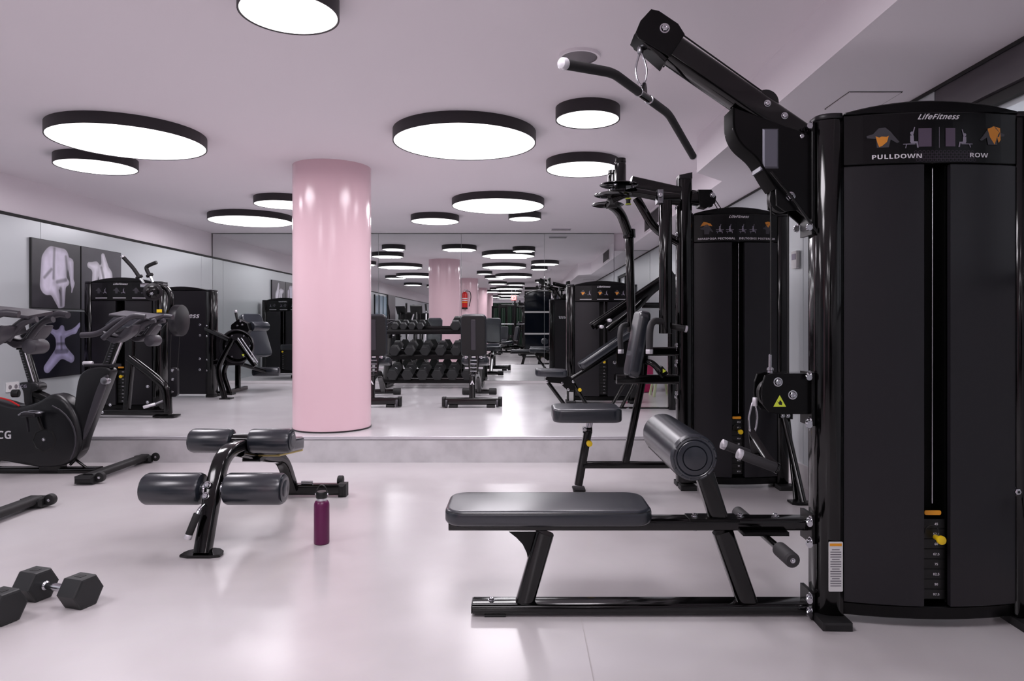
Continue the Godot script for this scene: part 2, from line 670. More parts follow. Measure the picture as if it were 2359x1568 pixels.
# ------------------------------------------------------------------ disc lamps
func make_lamps():
	var rim_h := 0.077
	var protos := {}
	# x, z, diameter, label
	var spots := [
		[-0.40, -4.80, 1.0, "large round ceiling lamp between the pink column and the high cable arm"],
		[-2.76, -4.80, 1.0, "large round ceiling lamp over the spin bikes"],
		[-3.45, -5.54, 0.6, "medium round ceiling lamp tucked beside the large lamp over the bikes"],
		[-0.954, -2.80, 0.4, "small round ceiling lamp alone in front of the pink column"],
		[0.41, -4.25, 0.4, "small round ceiling lamp near the end of the pulldown bar"],
		[0.50, -5.63, 0.6, "medium round ceiling lamp above the head of the butterfly machine"],
		[-0.256, -7.40, 1.0, "large round ceiling lamp above the middle of the platform"],
		[-1.08, -8.50, 0.6, "medium round ceiling lamp above the dumbbell rack"],
		[0.037, -8.30, 0.4, "small round ceiling lamp beside the large lamp above the platform"],
		[-3.37, -8.50, 1.0, "large round ceiling lamp above the seated leg machine by the mirror"],
		[-2.55, -7.30, 0.6, "medium round ceiling lamp half hidden behind the pink column"],
		[-2.20, -8.57, 0.4, "small round ceiling lamp behind the pink column, seen only in the mirror"],
		[-0.22, -1.70, 1.0, ""], [-0.75, -1.05, 0.6, ""], [-2.90, -1.80, 1.0, ""], [-3.54, -1.1, 0.6, ""],
		[-0.77, 1.6, 0.6, ""], [-0.20, 2.2, 0.6, ""], [-3.6, 2.3, 0.6, ""], [-2.8, 3.4, 1.0, ""], [0.6, 0.6, 0.4, ""],
		[-0.45, 4.7, 1.0, ""], [-1.0, 5.2, 0.4, ""], [-3.2, 6.0, 0.6, ""], [0.8, 4.0, 0.6, ""], [-0.5, 7.7, 1.0, ""],
		[-1.2, 7.2, 0.6, ""], [-2.8, 9.0, 1.0, ""], [0.7, 8.6, 0.6, ""], [-0.6, 10.8, 1.0, ""], [-1.3, 12.6, 0.6, ""],
		[-3.0, 13.0, 0.6, ""], [0.6, 13.4, 1.0, ""], [-0.8, 14.6, 1.0, ""]]
	for s in spots:
		var dia: float = s[2]
		var r := dia / 2
		var lab: String = s[3]
		var grp := ""
		if lab == "":
			var big: String = "large" if dia > 0.9 else ("medium" if dia > 0.5 else "small")
			lab = big + " round ceiling lamp farther down the hall, seen in the mirror"
			grp = big + " ceiling lamps down the hall"
		var at := Vector3(s[0], CEIL - rim_h, s[1])
		var o: Node3D
		if protos.has(dia):
			o = copy(protos[dia], at, 0.0, lab, grp)
		else:
			o = thing("ceiling_lamp", lab, "ceiling lamp", at, grp)
			O = Vector3.ZERO
			X = Transform3D(UPRIGHT, Vector3.ZERO)
			go()
			lathe([[r - 0.008, 0.004], [r - 0.006, 0.0], [r, 0.0], [r, rim_h], [r - 0.02, rim_h], [0, rim_h]], Transform3D.IDENTITY, 56)
			part("rim", M.lamp_rim, o)
			go()
			lathe([[0, 0.003], [r - 0.008, 0.003]], Transform3D.IDENTITY, 56)
			part("diffuser", M.lamp_glow, o)
			X = Transform3D.IDENTITY
			protos[dia] = o
			var l := AreaLight3D.new()
			l.name = "lamp_light"
			l.area_size = Vector2.ONE * dia * 0.69
			l.area_normalize_energy = true
			l.light_energy = 2.0 * dia * dia
			l.light_color = Color(0.995, 0.97, 1.0)
			l.set("area_range", 40.0)
			l.shadow_enabled = true
			l.rotation_degrees.x = -90
			l.position.y = -0.004
			o.add_child(l)

# ------------------------------------------------------------------ pink columns
func make_columns():
	O = Vector3.ZERO
	var proto: Node3D
	var i := 0
	for z in [-5.884, 0.15, 5.6, 10.6]:
		var lab: String = ["glossy pink round column standing on the platform edge", "glossy pink round column with the red extinguisher, seen in the mirror", "glossy pink round column far down the hall in the mirror", "farthest glossy pink round column down the hall in the mirror"][i]
		var y0 := PLAT if i == 0 else 0.0
		var o := thing("column", lab, "column", Vector3(-1.633, y0, z))
		var r := 0.327
		var up := Transform3D(UPRIGHT, O)
		go()
		lathe([[r, 0.006], [r, CEIL - y0]], up, 72)
		part("shaft", M.column, o)
		go()
		lathe([[r + 0.004, 0.0], [r + 0.004, 0.012], [r - 0.002, 0.012]], up, 72)
		part("base_ring", M.column_ring, o)
		i += 1
	O = Vector3.ZERO

# ------------------------------------------------------------------ weight-stack tower (local: x across, +z is its front, y up)
func bow_z(x: float, hw: float, bow: float) -> float:
	return bow * (1.0 - (x / hw) * (x / hw))

func bow_plan(x0: float, x1: float, hw: float, bow: float, thick: float, gap := 0.0) -> PackedVector2Array:
	var a := PackedVector2Array()
	for i in 11:
		var x := lerpf(x0, x1, i / 10.0)
		a.append(Vector2(x, -(bow_z(x, hw, bow) - gap)))
	for i in 11:
		var x := lerpf(x1, x0, i / 10.0)
		a.append(Vector2(x, -(bow_z(x, hw, bow) - gap - thick)))
	return ccw(a)

func tower(o: Node3D, at: Transform3D, w: float, h: float, art: String, extra := 0.0, stack_top := 0.42, dep := 0.16):
	X = at
	var up := Transform3D(UPRIGHT, Vector3.ZERO)
	var sc := 0.092
	var hw := w / 2 - sc
	var cw := hw * 2
	var bow := 0.038
	var hh := 0.19
	for s in [-1, 1]:
		var xo: float = s * w / 2
		var xi: float = s * (hw + 0.004)
		var plan := PackedVector2Array()
		plan.append(Vector2(xi, dep))
		plan.append(Vector2(xi, -0.004))
		for k in 7:
			var a := PI / 2 * k / 6.0
			plan.append(Vector2(xo - s * 0.06 * (1.0 - sin(a)), -0.004 + 0.05 * (1.0 - cos(a))))
		for k in 5:
			var a := PI / 2 * k / 4.0
			plan.append(Vector2(xo - s * 0.03 * (1.0 - cos(a)), dep - 0.03 * (1.0 - sin(a))))
		go()
		var top := h - 0.018 + (extra if s < 0 else 0.0)
		slab(plan, 0.03, top, up, 0.004, 2, true)
		part("side_column", M.frame, o)
		go()
		slab(inset(ccw(plan), 0.002), top + 0.001, top + 0.022, up, 0.005, 2, true)
		part("column_cap", M.shroud, o)
		go()
		bx(Vector3(s * (w / 2 - 0.045), 0.015, 0.015), Vector3(0.105, 0.03, 0.10), 0.006)
		part("foot", M.rubber, o)
		go()
		bx(Vector3(s * (w / 2 - 0.045), 0.015, -dep + 0.05), Vector3(0.105, 0.03, 0.10), 0.006)
		part("foot", M.rubber, o)
	var s0 := -hw + 0.435 * cw
	var s1 := -hw + 0.587 * cw
	# kick board, two front covers and the header
	go()
	slab(bow_plan(-hw, hw, hw, bow, 0.08, 0.012), 0.032, 0.078, up, 0.003)
	part("kick_board", M.frame_flat, o)
	go()
	slab(bow_plan(-hw, s0, hw, bow, 0.02), 0.082, h - hh - 0.004, up, 0.003)
	part("front_cover", M.shroud, o)
	go()
	slab(bow_plan(s1, hw, hw, bow, 0.02), 0.082, h - hh - 0.004, up, 0.003)
	part("front_cover", M.shroud, o)
	go()
	slab(bow_plan(-hw, hw, hw, bow, 0.02), h - hh, h - 0.008, up, 0.003)
	var head := part("header_panel", M.header, o)
	go()
	var crown := PackedVector2Array([Vector2(hw, h - 0.006), Vector2(-hw, h - 0.006)])
	for i in 15:
		var x := lerpf(-hw, hw, i / 14.0)
		crown.append(Vector2(x, h + 0.042 * (1.0 - pow(x / hw, 2))))
	slab(crown, -dep + 0.005, 0.012, Transform3D.IDENTITY, 0.004)
	part("top_cap", M.header, o)
	# dark hollow behind the slot
	go()
	var lh := h - hh - 0.09
	bx(Vector3((s0 + s1) / 2, 0.085 + lh / 2, -dep + 0.03), Vector3(s1 - s0 + 0.05, lh, 0.008), 0.0)
	bx(Vector3(s0 - 0.004, 0.085 + lh / 2, (0.02 - dep) / 2 + 0.005), Vector3(0.006, lh, dep - 0.03), 0.0)
	bx(Vector3(s1 + 0.004, 0.085 + lh / 2, (0.02 - dep) / 2 + 0.005), Vector3(0.006, lh, dep - 0.03), 0.0)
	part("slot_lining", M.slot, o)
	# weight stack seen through the slot
	var n := int((stack_top - 0.10) / 0.0365)
	var kg := [37.5, 45.0, 52.5, 60.0, 67.5, 75.0, 82.5, 90.0, 97.5]
	var zf := bow_z((s0 + s1) / 2, hw, bow) - 0.03
	for k in n:
		var y := 0.10 + 0.0365 * k
		go()
		bx(Vector3((s0 + s1) / 2, y + 0.017, zf - 0.03), Vector3(s1 - s0 - 0.006, 0.0358, 0.06), 0.0012)
		var wp := part("weight_plate", M.slot, o)
		var v: float = kg[clampi(8 - k, 0, 8)]
		var t := str(int(v)) if is_equal_approx(v, roundf(v)) else str(v)
		letters(wp, t, 0.0085, M.print_white, func(u, w_): return Vector3((s0 + s1) / 2 + 0.012 + u, y + 0.017 + w_, zf + 0.0015), "number")
	go()
	slab(rrect(0.060, 0.017, 0.006, 3), 0.0, 0.004, Transform3D(Basis.IDENTITY, Vector3((s0 + s1) / 2 - 0.004, stack_top - 0.005, zf + 0.005)), 0.001)
	part("stack_label", M.orange, o)
	go()
	cyl(Vector3(s0 + 0.062, stack_top + 0.02, zf - 0.03), Vector3(s0 + 0.062, h - hh + 0.05, zf - 0.03), 0.004, 8)
	part("guide_rod", M.chrome, o)
	var ky := stack_top - 0.095
	go()
	cyl(Vector3(s0 + 0.056, ky, zf), Vector3(s0 + 0.056, ky, zf + 0.03), 0.009, 12)
	cyl(Vector3(s0 + 0.056, ky, zf + 0.03), Vector3(s0 + 0.056, ky, zf + 0.045), 0.016, 18, 0.004)
	part("selector_pin", M.yellow, o)
	go()
	tube(fil([Vector3(s0 + 0.056, ky + 0.01, zf + 0.03), Vector3(s0 + 0.05, ky + 0.05, zf + 0.02), Vector3(s0 + 0.02, ky + 0.045, zf + 0.01), Vector3(s0 + 0.012, ky + 0.01, zf + 0.006)], 0.02), 0.0022, 6)
	part("lanyard", M.rubber, o)
	# back
	go()
	bx(Vector3(0, (h + 0.03) / 2, -dep + 0.012), Vector3(cw, h - 0.05, 0.02), 0.004)
	var bk := part("back_cover", M.shroud, o)
	letters(bk, "Life Fitness", 0.055, M.print_white, func(u, v): return Vector3(-u, h * 0.76 + v, -dep + 0.0005), "lettering", 0.25, true, 1.1)
	header_art(head, art, hw, bow, h)
	X = Transform3D.IDENTITY

func top_plan(hw: float, bow: float, dep: float) -> PackedVector2Array:
	var a := PackedVector2Array()
	for i in 15:
		var x := lerpf(-hw, hw, i / 14.0)
		a.append(Vector2(x, -bow_z(x, hw, bow)))
	a.append(Vector2(hw, dep - 0.005))
	a.append(Vector2(-hw, dep - 0.005))
	return ccw(a)

func shift(pts: PackedVector2Array, by: Vector2, k := Vector2.ONE) -> PackedVector2Array:
	var a := PackedVector2Array()
	for p in pts:
		a.append(p * k + by)
	return a

func print_set(o: Node, shapes: Array, k: Vector2, m: Material, place: Callable):
	go()
	sg(-1)
	for p in shapes:
		add_print(shift(p, Vector2.ZERO, k), place)
	part("printed_figure", m, o)

func header_art(head: Node, art: String, hw: float, bow: float, h: float):
	var on := func(u: float, v: float): return Vector3(u, h + v, bow_z(u, hw, bow) + 0.0022)
	var at := func(du: float, dv: float): return func(u: float, v: float): return on.call(u + du, v + dv)
	var k := hw / 0.305
	letters(head, "LifeFitness", 0.0185 * k, M.print_white, at.call(0.012 * k, -0.026), "lettering", 0.5, true, 1.08)
	var torso := poly([[-0.052, 0.004], [-0.030, 0.010], [-0.012, 0.030], [0.010, 0.032], [0.028, 0.016], [0.040, 0.0], [0.058, -0.022], [0.050, -0.026], [0.028, -0.012], [0.022, -0.040], [-0.018, -0.040], [-0.020, -0.008], [-0.050, -0.004]])
	var chest := poly([[-0.022, 0.002], [-0.010, -0.004], [-0.002, 0.0], [0.014, -0.002], [0.022, 0.002], [0.016, -0.020], [0.0, -0.034], [-0.010, -0.038], [-0.016, -0.022]])
	var back := poly([[-0.024, 0.018], [0.0, 0.028], [0.026, 0.022], [0.028, -0.02], [0.020, -0.032], [0.014, -0.010], [0.004, -0.038], [-0.014, -0.012]])
	var block := rrect_sharp(0.046, 0.066)
	# a seated exerciser: head, trunk, raised arm, thigh, shin, bench
	var man := [shift(circ(0.0062, 10), Vector2(0.0, 0.016)), poly([[-0.006, 0.008], [0.006, 0.008], [0.007, -0.016], [-0.006, -0.016]]), poly([[-0.001, 0.008], [0.004, 0.008], [0.011, 0.038], [0.008, 0.039]]), poly([[-0.004, -0.013], [0.020, -0.014], [0.020, -0.020], [-0.004, -0.020]]), poly([[0.015, -0.018], [0.020, -0.018], [0.023, -0.036], [0.018, -0.036]]), poly([[-0.030, -0.021], [0.012, -0.021], [0.012, -0.024], [-0.030, -0.024]]), poly([[-0.020, -0.024], [-0.017, -0.024], [-0.020, -0.037], [-0.023, -0.037]])]
	if art == "pulldown":
		print_shape(head, torso, M.print_mid, at.call(-0.183, -0.092))
		print_shape(head, chest, M.print_tan, at.call(-0.183, -0.092))
		print_shape(head, block, M.print_lilac, at.call(-0.038, -0.100))
		print_set(head, man, Vector2.ONE, M.print_grey, at.call(-0.083, -0.100))
		print_shape(head, rrect_sharp(0.035, 0.066), M.print_lilac, at.call(0.052, -0.100))
		print_set(head, man, Vector2(-1, 0.85), M.print_grey, at.call(0.104, -0.104))
		print_shape(head, rrect_sharp(0.0012, 0.075), M.print_grey, at.call(0.012, -0.100))
		print_shape(head, shift(torso, Vector2.ZERO, Vector2(-0.9, 0.9)), M.print_mid, at.call(0.213, -0.088))
		print_shape(head, back, M.print_tan, at.call(0.215, -0.085))
		letters(head, "PULLDOWN", 0.0155, M.print_white, at.call(-0.133, -0.166), "lettering", 0.0, true, 1.45)
		letters(head, "ROW", 0.0155, M.print_white, at.call(0.157, -0.163), "lettering", 0.0, true, 1.45)
		go()
		sg(-1)
		for row in 4:
			for col in 15:
				var c := Vector2(-0.070 + 0.0145 * col + 0.00725 * (row % 2), -0.152 - 0.0095 * row)
				for e in 6:
					var p := c + Vector2.from_angle(PI / 6 + PI / 3 * e) * 0.0060
					var q := c + Vector2.from_angle(PI / 6 + PI / 3 * (e + 1)) * 0.0060
					var p2 := c + Vector2.from_angle(PI / 6 + PI / 3 * e) * 0.0052
					var q2 := c + Vector2.from_angle(PI / 6 + PI / 3 * (e + 1)) * 0.0052
					q4(on.call(p.x, p.y), on.call(q.x, q.y), on.call(q2.x, q2.y), on.call(p2.x, p2.y))
		part("hexagon_pattern", M.print_lilac, head)
	elif art == "fly":
		print_shape(head, shift(torso, Vector2(0, -0.012), Vector2(0.75, 0.9)), M.print_mid, at.call(-0.200, -0.092))
		print_shape(head, shift(chest, Vector2(0, 0.012), Vector2(1.7, -0.75)), M.print_tan, at.call(-0.200, -0.098))
		for u in [-0.115, -0.050, 0.035, 0.105]:
			print_set(head, man, Vector2(0.8, 0.8), M.print_grey, at.call(u, -0.106))
			print_shape(head, rrect_sharp(0.05, 0.003), M.print_grey, at.call(u, -0.112))
		print_shape(head, shift(torso, Vector2(0, -0.01), Vector2(0.6, 0.9)), M.print_mid, at.call(0.205, -0.092))
		print_shape(head, shift(back, Vector2(0, 0.012), Vector2(0.85, 0.6)), M.print_tan, at.call(0.208, -0.085))
		letters(head, "MARIPOSA PECTORAL", 0.0125, M.print_white, at.call(-0.135, -0.170), "lettering", 0.0, true, 1.35)
		letters(head, "DELTOIDES POSTERIOR", 0.0125, M.print_white, at.call(0.135, -0.170), "lettering", 0.0, true, 1.32)
	else:
		for u in [-0.19, 0.0, 0.19]:
			print_shape(head, shift(torso, Vector2(0, 0), Vector2(0.6, 0.8)), M.print_mid, at.call(u - 0.03, -0.088))
			if art == "three":
				print_shape(head, shift(chest, Vector2.ZERO, Vector2(0.9, 0.8)), M.print_tan, at.call(u - 0.03, -0.085))
			print_set(head, man, Vector2(0.75, 0.75), M.print_grey, at.call(u + 0.04, -0.095))
			print_shape(head, rrect_sharp(0.13, 0.006), M.print_white, at.call(u, -0.165), "caption_strip")

# ------------------------------------------------------------------ pulldown and low row station
func z_off(p: Vector3, dz: float) -> Vector3:
	return p + Vector3(0, 0, dz)

func plate(px: Array, d: float, z0: float, z1: float, bev := 0.002):   # an upright sheet parallel to the mirror wall; outline measured at distance d
	var a := PackedVector2Array()
	for p in px:
		var q := W(p[0], p[1], d)
		a.append(Vector2(q.x, q.y))
	slab(a, z0, z1, Transform3D(Basis.IDENTITY, Vector3(0, 0, -d)), bev)

func make_pulldown():
	var D := 2.6
	var o := thing("pulldown_row_machine", "tall black pulldown and row cable machine with long bench and high arm", "gym machine", Vector3(0.9, 0, -D))
	tower(o, Transform3D(Basis(Vector3.UP, -0.03), Vector3(1.487, 0, -2.49)), 0.80, 1.868, "pulldown", 0.0, 0.42, 0.12)
	# warning label on the column
	var lab := Transform3D(Basis.IDENTITY, Vector3(1.146, 0.213, -2.4935))
	go()
	slab(rrect(0.052, 0.182, 0.004), 0.0, 0.0012, lab)
	var wl := part("warning_label", M.label_white, o)
	print_shape(wl, rrect_sharp(0.044, 0.010), M.orange, func(u, v): return lab * Vector3(u, v + 0.080, 0.0018), "label_strip")
	go()
	sg(-1)
	for k in 16:
		var w := 0.040 if k % 4 else 0.028
		add_print(rrect_sharp(w, 0.0035), func(u, v): return lab * Vector3(u, v + 0.062 - 0.0088 * k, 0.0018))
	part("label_text", M.label_ink, wl)
	# base beam on rubber foot
	go()
	bar([W(1090, 1400, D) * Vector3(1, 0, 1) + Vector3(0, 0.028, 0), Vector3(1.10, 0.028, -D)], 0.092, 0.038, 0.014)
	part("base_beam", M.frame, o)
	go()
	slab(rrect(0.088, 0.036, 0.013), 0, 0.003, aim(W(1089, 1400, D) * Vector3(1, 0, 1) + Vector3(0, 0.028, 0), Vector3.LEFT))
	part("end_cap", M.black_plastic, o)
	go()
	bx(Vector3(-0.10, 0.005, -D), Vector3(0.08, 0.010, 0.085), 0.002)
	part("foot", M.rubber, o)
	go()
	bx(Vector3(-0.115, 0.0475, -D), Vector3(0.02, 0.002, 0.02), 0.0008)
	bolt(o, Vector3(-0.115, 0.047, -D), Vector3.UP, 0.009)
	# seat beam, legs
	go()
	bar([Vector3(-0.275, 0.343, -D), Vector3(1.10, 0.343, -D)], 0.08, 0.044, 0.012)
	part("seat_beam", M.frame, o)
	go()
	bar([W(1255, 1226, D), W(1208, 1388, D)], 0.065, 0.070, 0.02, Vector3.RIGHT)
	part("leg", M.frame, o)
	go()
	bar([W(1664, 1222, D), W(1722, 1390, D)], 0.065, 0.075, 0.02, Vector3.RIGHT)
	part("leg", M.frame, o)
	go()
	plate([[1172, 1224], [1238, 1224], [1242, 1236], [1236, 1250], [1222, 1292], [1217, 1290], [1213, 1272], [1204, 1253], [1190, 1238]], D, -0.004, 0.004)
	part("gusset", M.frame_flat, o)
	# seat
	go()
	slab(rrect(0.76, 0.30, 0.07, 7), 0.0, 0.056, Transform3D(UPRIGHT, Vector3(0.098, 0.369, -D)), 0.016, 4, true)
	var seat := part("seat", M.vinyl, o)
	go()
	var loop := []
	for p in rrect(0.753, 0.293, 0.068, 7):
		loop.append(Vector3(0.098 + p.x, 0.4165, -D - p.y))
	tube(loop, 0.0022, 6, true)
	part("piping", M.seam, seat)
	go()
	slab(rrect(0.72, 0.25, 0.06, 5), 0.0, 0.008, Transform3D(UPRIGHT, Vector3(0.098, 0.362, -D)))
	part("seat_board", M.rubber, seat)
	# thigh roller on its post
	go()
	bar([W(1622, 1090, D), W(1654, 1190, D)], 0.055, 0.07, 0.012, Vector3.RIGHT)
	part("roller_post", M.frame, o)
	go()
	bx(W(1640, 1192, D), Vector3(0.19, 0.012, 0.085), 0.003)
	part("post_plate", M.frame_flat, o)
	var rx := 0.59
	var ry := 0.641
	go()
	lathe([[0.0, 0.0], [0.05, 0.0], [0.072, 0.004], [0.081, 0.014], [0.081, 0.536], [0.072, 0.546], [0.05, 0.55], [0, 0.55]], Transform3D(Basis.IDENTITY, Vector3(rx, ry, -2.88)), 32)
	var rol := part("thigh_roller", M.vinyl, o)
	go()
	lathe([[0.072, 0.546], [0.070, 0.551], [0.064, 0.553], [0.061, 0.550], [0.058, 0.553], [0.043, 0.555], [0.041, 0.551], [0.039, 0.556], [0.020, 0.559], [0.0, 0.560]], Transform3D(Basis.IDENTITY, Vector3(rx, ry, -2.88)), 36)
	part("end_disc", M.vinyl, rol)
	for k in 14:
		var a0 := TAU * k / 14.0
		var arc := []
		for j in 5:
			var a := a0 + TAU / 14.0 * (0.08 + 0.84 * j / 4.0)
			arc.append(Vector3(rx + 0.0725 * cos(a), ry + 0.0725 * sin(a), -2.331))
		go()
		tube(arc, 0.0038, 6)
		part("pleat", M.vinyl, rol)
	go()
	tube([Vector3(rx - 0.057, ry - 0.0585, -2.87), Vector3(rx - 0.057, ry - 0.0585, -2.345)], 0.0022, 6)
	part("seam", M.seam, rol)
	# foot pegs under the beam
	go()
	cyl(Vector3(0.915, 0.300, -2.31), Vector3(0.915, 0.300, -2.89), 0.013, 14)
	part("peg_rod", M.frame, o)
	for s in [-1, 1]:
		go()
		lathe([[0.0, 0], [0.02, 0], [0.0265, 0.006], [0.0265, 0.115], [0.018, 0.118], [0.0, 0.118]], aim(Vector3(0.915, 0.300, -D + s * 0.295), Vector3(0, 0, -s)), 20)
		part("foot_peg", M.grip, o)
		bolt(o, Vector3(0.915, 0.300, -D + s * 0.295), Vector3(0, 0, s), 0.006)
	go()
	bx(W(1757, 1223, 2.57), Vector3(0.17, 0.014, 0.085), 0.004)
	part("peg_plate", M.frame_flat, o)
	for px in [1601, 1705, 1786]:
		bolt(o, W(px, 1188, D) * Vector3(1, 0, 1) + Vector3(0, 0.366, 0), Vector3.UP, 0.010)
		bolt(o, W(px, 1228, D) * Vector3(1, 0, 1) + Vector3(0, 0.320, 0), Vector3.DOWN, 0.008)
	# flange plates on the tower's flank with their bolts
	for y in [[1175, 1240], [1350, 1410], [855, 975], [292, 545]]:
		go()
		var a := W(1880, y[0], D)
		var b := W(1880, y[1], D)
		bx(Vector3(1.082, (a.y + b.y) / 2, -D + 0.015), Vector3(0.014, a.y - b.y, 0.11), 0.003)
		part("flange", M.frame_flat, o)
	for q in [[1872, 1188, 0.06], [1875, 1235, 0.06], [1871, 1360, 0.06], [1873, 1390, 0.06], [1872, 965, 0.055], [1880, 968, 0.058], [1873, 862, 0.055], [1876, 527, 0.06], [1874, 300, 0.06], [1874, 520, -0.06]]:
		var p := W(q[0], q[1], D)
		bolt(o, Vector3(1.075, p.y, -D + q[2]), Vector3.LEFT, 0.012)
		go()
		cyl(Vector3(1.062, p.y - 0.006, -D + q[2] + 0.012), Vector3(1.062, p.y - 0.006, -D + q[2] + 0.024), 0.011, 10)
		part("nut", M.chrome, o)
	# high arm
	var up2 := Vector3(0.82, 0.57, 0).normalized()
	go()
	bar([W(1535, 108, D), W(1884, 348, D)], 0.088, 0.105, 0.024, Vector3(0.57, 0.82, 0).normalized())
	part("high_arm", M.frame, o)
	for dz in [0.048, -0.056]:
		go()
		plate([[1494, 36], [1512, 40], [1555, 69], [1570, 93], [1536, 144], [1466, 102], [1459, 88], [1470, 62]], D, dz, dz + 0.008)
		part("head_plate", M.frame_flat, o)
	go()
	plate([[1456, 92], [1462, 84], [1532, 146], [1526, 154]], D, -0.05, 0.05)
	part("head_guard", M.frame, o)
	bolt(o, z_off(W(1524, 80, D), 0.056), Vector3.BACK, 0.013)
	go()
	lathe([[0.0, -0.014], [0.064, -0.014], [0.060, -0.004], [0.060, 0.004], [0.064, 0.014], [0.0, 0.014]], Transform3D(Basis.IDENTITY, W(1533, 88, D)), 32)
	part("pulley", M.black_plastic, o)
	go()
	lathe([[0.0, -0.014], [0.048, -0.014], [0.044, -0.004], [0.044, 0.004], [0.048, 0.014], [0.0, 0.014]], Transform3D(Basis.IDENTITY, W(1762, 238, D)), 28)
	part("pulley", M.black_plastic, o)
	go()
	tube([W(1553, 66, D), W(1755, 210, D)], 0.0032, 8)
	part("cable", M.cable, o)
	for q in [[1758, 247], [1797, 275], [1835, 322], [1862, 343]]:
		bolt(o, z_off(W(q[0], q[1], D), 0.045), Vector3.BACK, 0.009)
	# web plates below the arm, with folded rims
	var web := [[1679, 256], [1679, 306], [1694, 337], [1735, 371], [1760, 416], [1776, 434], [1778, 478], [1796, 491], [1824, 489], [1884, 540], [1884, 330]]
	for dz in [0.040, -0.050]:
		go()
		plate(web, D, dz, dz + 0.010)
		part("web_plate", M.frame_flat, o)
	go()
	var rim := []
	for q in [[1680, 258], [1680, 306], [1695, 338], [1735, 371], [1760, 416], [1777, 440]]:
		rim.append(W(q[0], q[1], D))
	bar(fil(rim, 0.03, 4), 0.11, 0.008, 0.002, Vector3.RIGHT)
	part("web_rim", M.black_matte, o)
	go()
	bx(W(1764, 350, D), Vector3(0.072, 0.16, 0.112), 0.012)
	part("cable_guide", M.guide, o)
	go()
	bar([W(1776, 395, 2.53), W(1830, 462, 2.53), W(1884, 537, 2.53)], 0.008, 0.010, 0.002)
	part("web_lip", M.frame, o)
	bolt(o, z_off(W(1809, 458, D), 0.05), Vector3.BACK, 0.012)
	go()
	lathe([[0.0, -0.016], [0.05, -0.016], [0.046, -0.004], [0.046, 0.004], [0.05, 0.016], [0.0, 0.016]], Transform3D(Basis.IDENTITY, W(1800, 460, D)), 28)
	part("pulley", M.black_plastic, o)
	# vertical cables down to the low pulley
	go()
	tube([W(1776, 390, D), W(1776, 838, D)], 0.0032, 8)
	part("cable", M.cable, o)
	go()
	tube([W(1816, 485, D), W(1816, 862, D)], 0.0032, 8)
	part("cable", M.cable, o)
	go()
	lathe([[0, 0], [0.010, 0], [0.010, 0.014], [0.013, 0.016], [0.013, 0.024], [0.006, 0.028], [0.006, 0.075], [0, 0.078]], Transform3D(UPRIGHT, W(1774, 862, D)), 12)
	part("cable_end", M.chrome, o)
	# low pulley housing
	var box := [[1886, 858], [1768, 858], [1752, 862], [1746, 880], [1744, 905], [1748, 930], [1762, 946], [1784, 950], [1886, 950]]
	for dz in [0.038, -0.048]:
		go()
		plate(box, D, dz, dz + 0.010, 0.003)
		part("pulley_housing", M.frame_flat, o)
	go()
	plate([[1886, 858], [1768, 858], [1768, 864], [1886, 864]], D, -0.04, 0.04)
	part("housing_lid", M.frame, o)
	go()
	lathe([[0.0, -0.016], [0.055, -0.016], [0.050, -0.004], [0.050, 0.004], [0.055, 0.016], [0.0, 0.016]], Transform3D(Basis.IDENTITY, W(1778, 905, D)), 28)
	part("pulley", M.black_plastic, o)
	bolt(o, z_off(W(1781, 877, D), 0.048), Vector3.BACK, 0.012)
	bolt(o, z_off(W(1814, 906, D), 0.048), Vector3.BACK, 0.012)
	var tp := z_off(W(1785, 921, D), 0.049)
	print_shape(o, poly([[0.0, 0.024], [0.024, -0.020], [-0.024, -0.020]]), M.lime, func(u, v): return tp + Vector3(u, v, 0), "warning_sign")
	print_shape(o, poly([[-0.010, 0.002], [-0.002, -0.012], [0.008, -0.014], [0.009, -0.004], [0.001, 0.006], [-0.003, -0.004]]), M.slot, func(u, v): return tp + Vector3(u, v, 0.0008), "warning_symbol")
	# bits of the next station on the tower's far flank
	bolt(o, Vector3(1.80, 0.49, -2.485), Vector3.BACK, 0.012)
	go()
	tube([Vector3(1.812, 0.455, -2.44), Vector3(1.845, 0.36, -2.40)], 0.009, 8)
	part("side_handle", M.steel, o)
	# the wide bar, hanging from the high arm
	var hang := W(1487, 215, D)
	o = thing("pulldown_bar", "angled wide black pulldown bar hanging from the high cable arm", "cable bar", hang)
	var L: Array[Vector3] = [Vector3(0.131, 1.898, -2.10), Vector3(0.311, 1.955, -2.33), Vector3(0.471, 1.976, -2.60), Vector3(0.617, 1.981, -2.87), Vector3(0.803, 1.883, -3.20)]
	go()
	tube(fil([L[0], L[1], L[1].lerp(L[3], 0.41)], 0.05), 0.0165, 16)
	part("grip_sleeve", M.rubber, o)
	go()
	tube(fil([L[1].lerp(L[3], 0.60), L[3], L[4]], 0.05), 0.0165, 16)
	part("grip_sleeve", M.rubber, o)
	go()
	tube([L[1].lerp(L[3], 0.40), L[1].lerp(L[3], 0.61)], 0.0145, 16)
	part("bar_core", M.frame, o)
	for t in [0.41, 0.60]:
		go()
		var c: Vector3 = L[1].lerp(L[3], t)
		cyl(c - (L[3] - L[1]) * 0.005, c + (L[3] - L[1]) * 0.005, 0.0185, 16, 0.002)
		part("collar", M.chrome, o)
	go()
	lathe([[0.0, -0.004], [0.014, 0.0], [0.019, 0.008], [0.019, 0.02], [0.0, 0.02]], aim(L[0] - (L[1] - L[0]).normalized() * 0.018, L[1] - L[0]), 18)
	part("end_cap", M.alloy, o)
	go()
	lathe([[0.0, -0.004], [0.014, 0.0], [0.0175, 0.006], [0.0175, 0.012], [0.0, 0.012]], aim(L[4] + (L[4] - L[3]).normalized() * 0.010, L[3] - L[4]), 18)
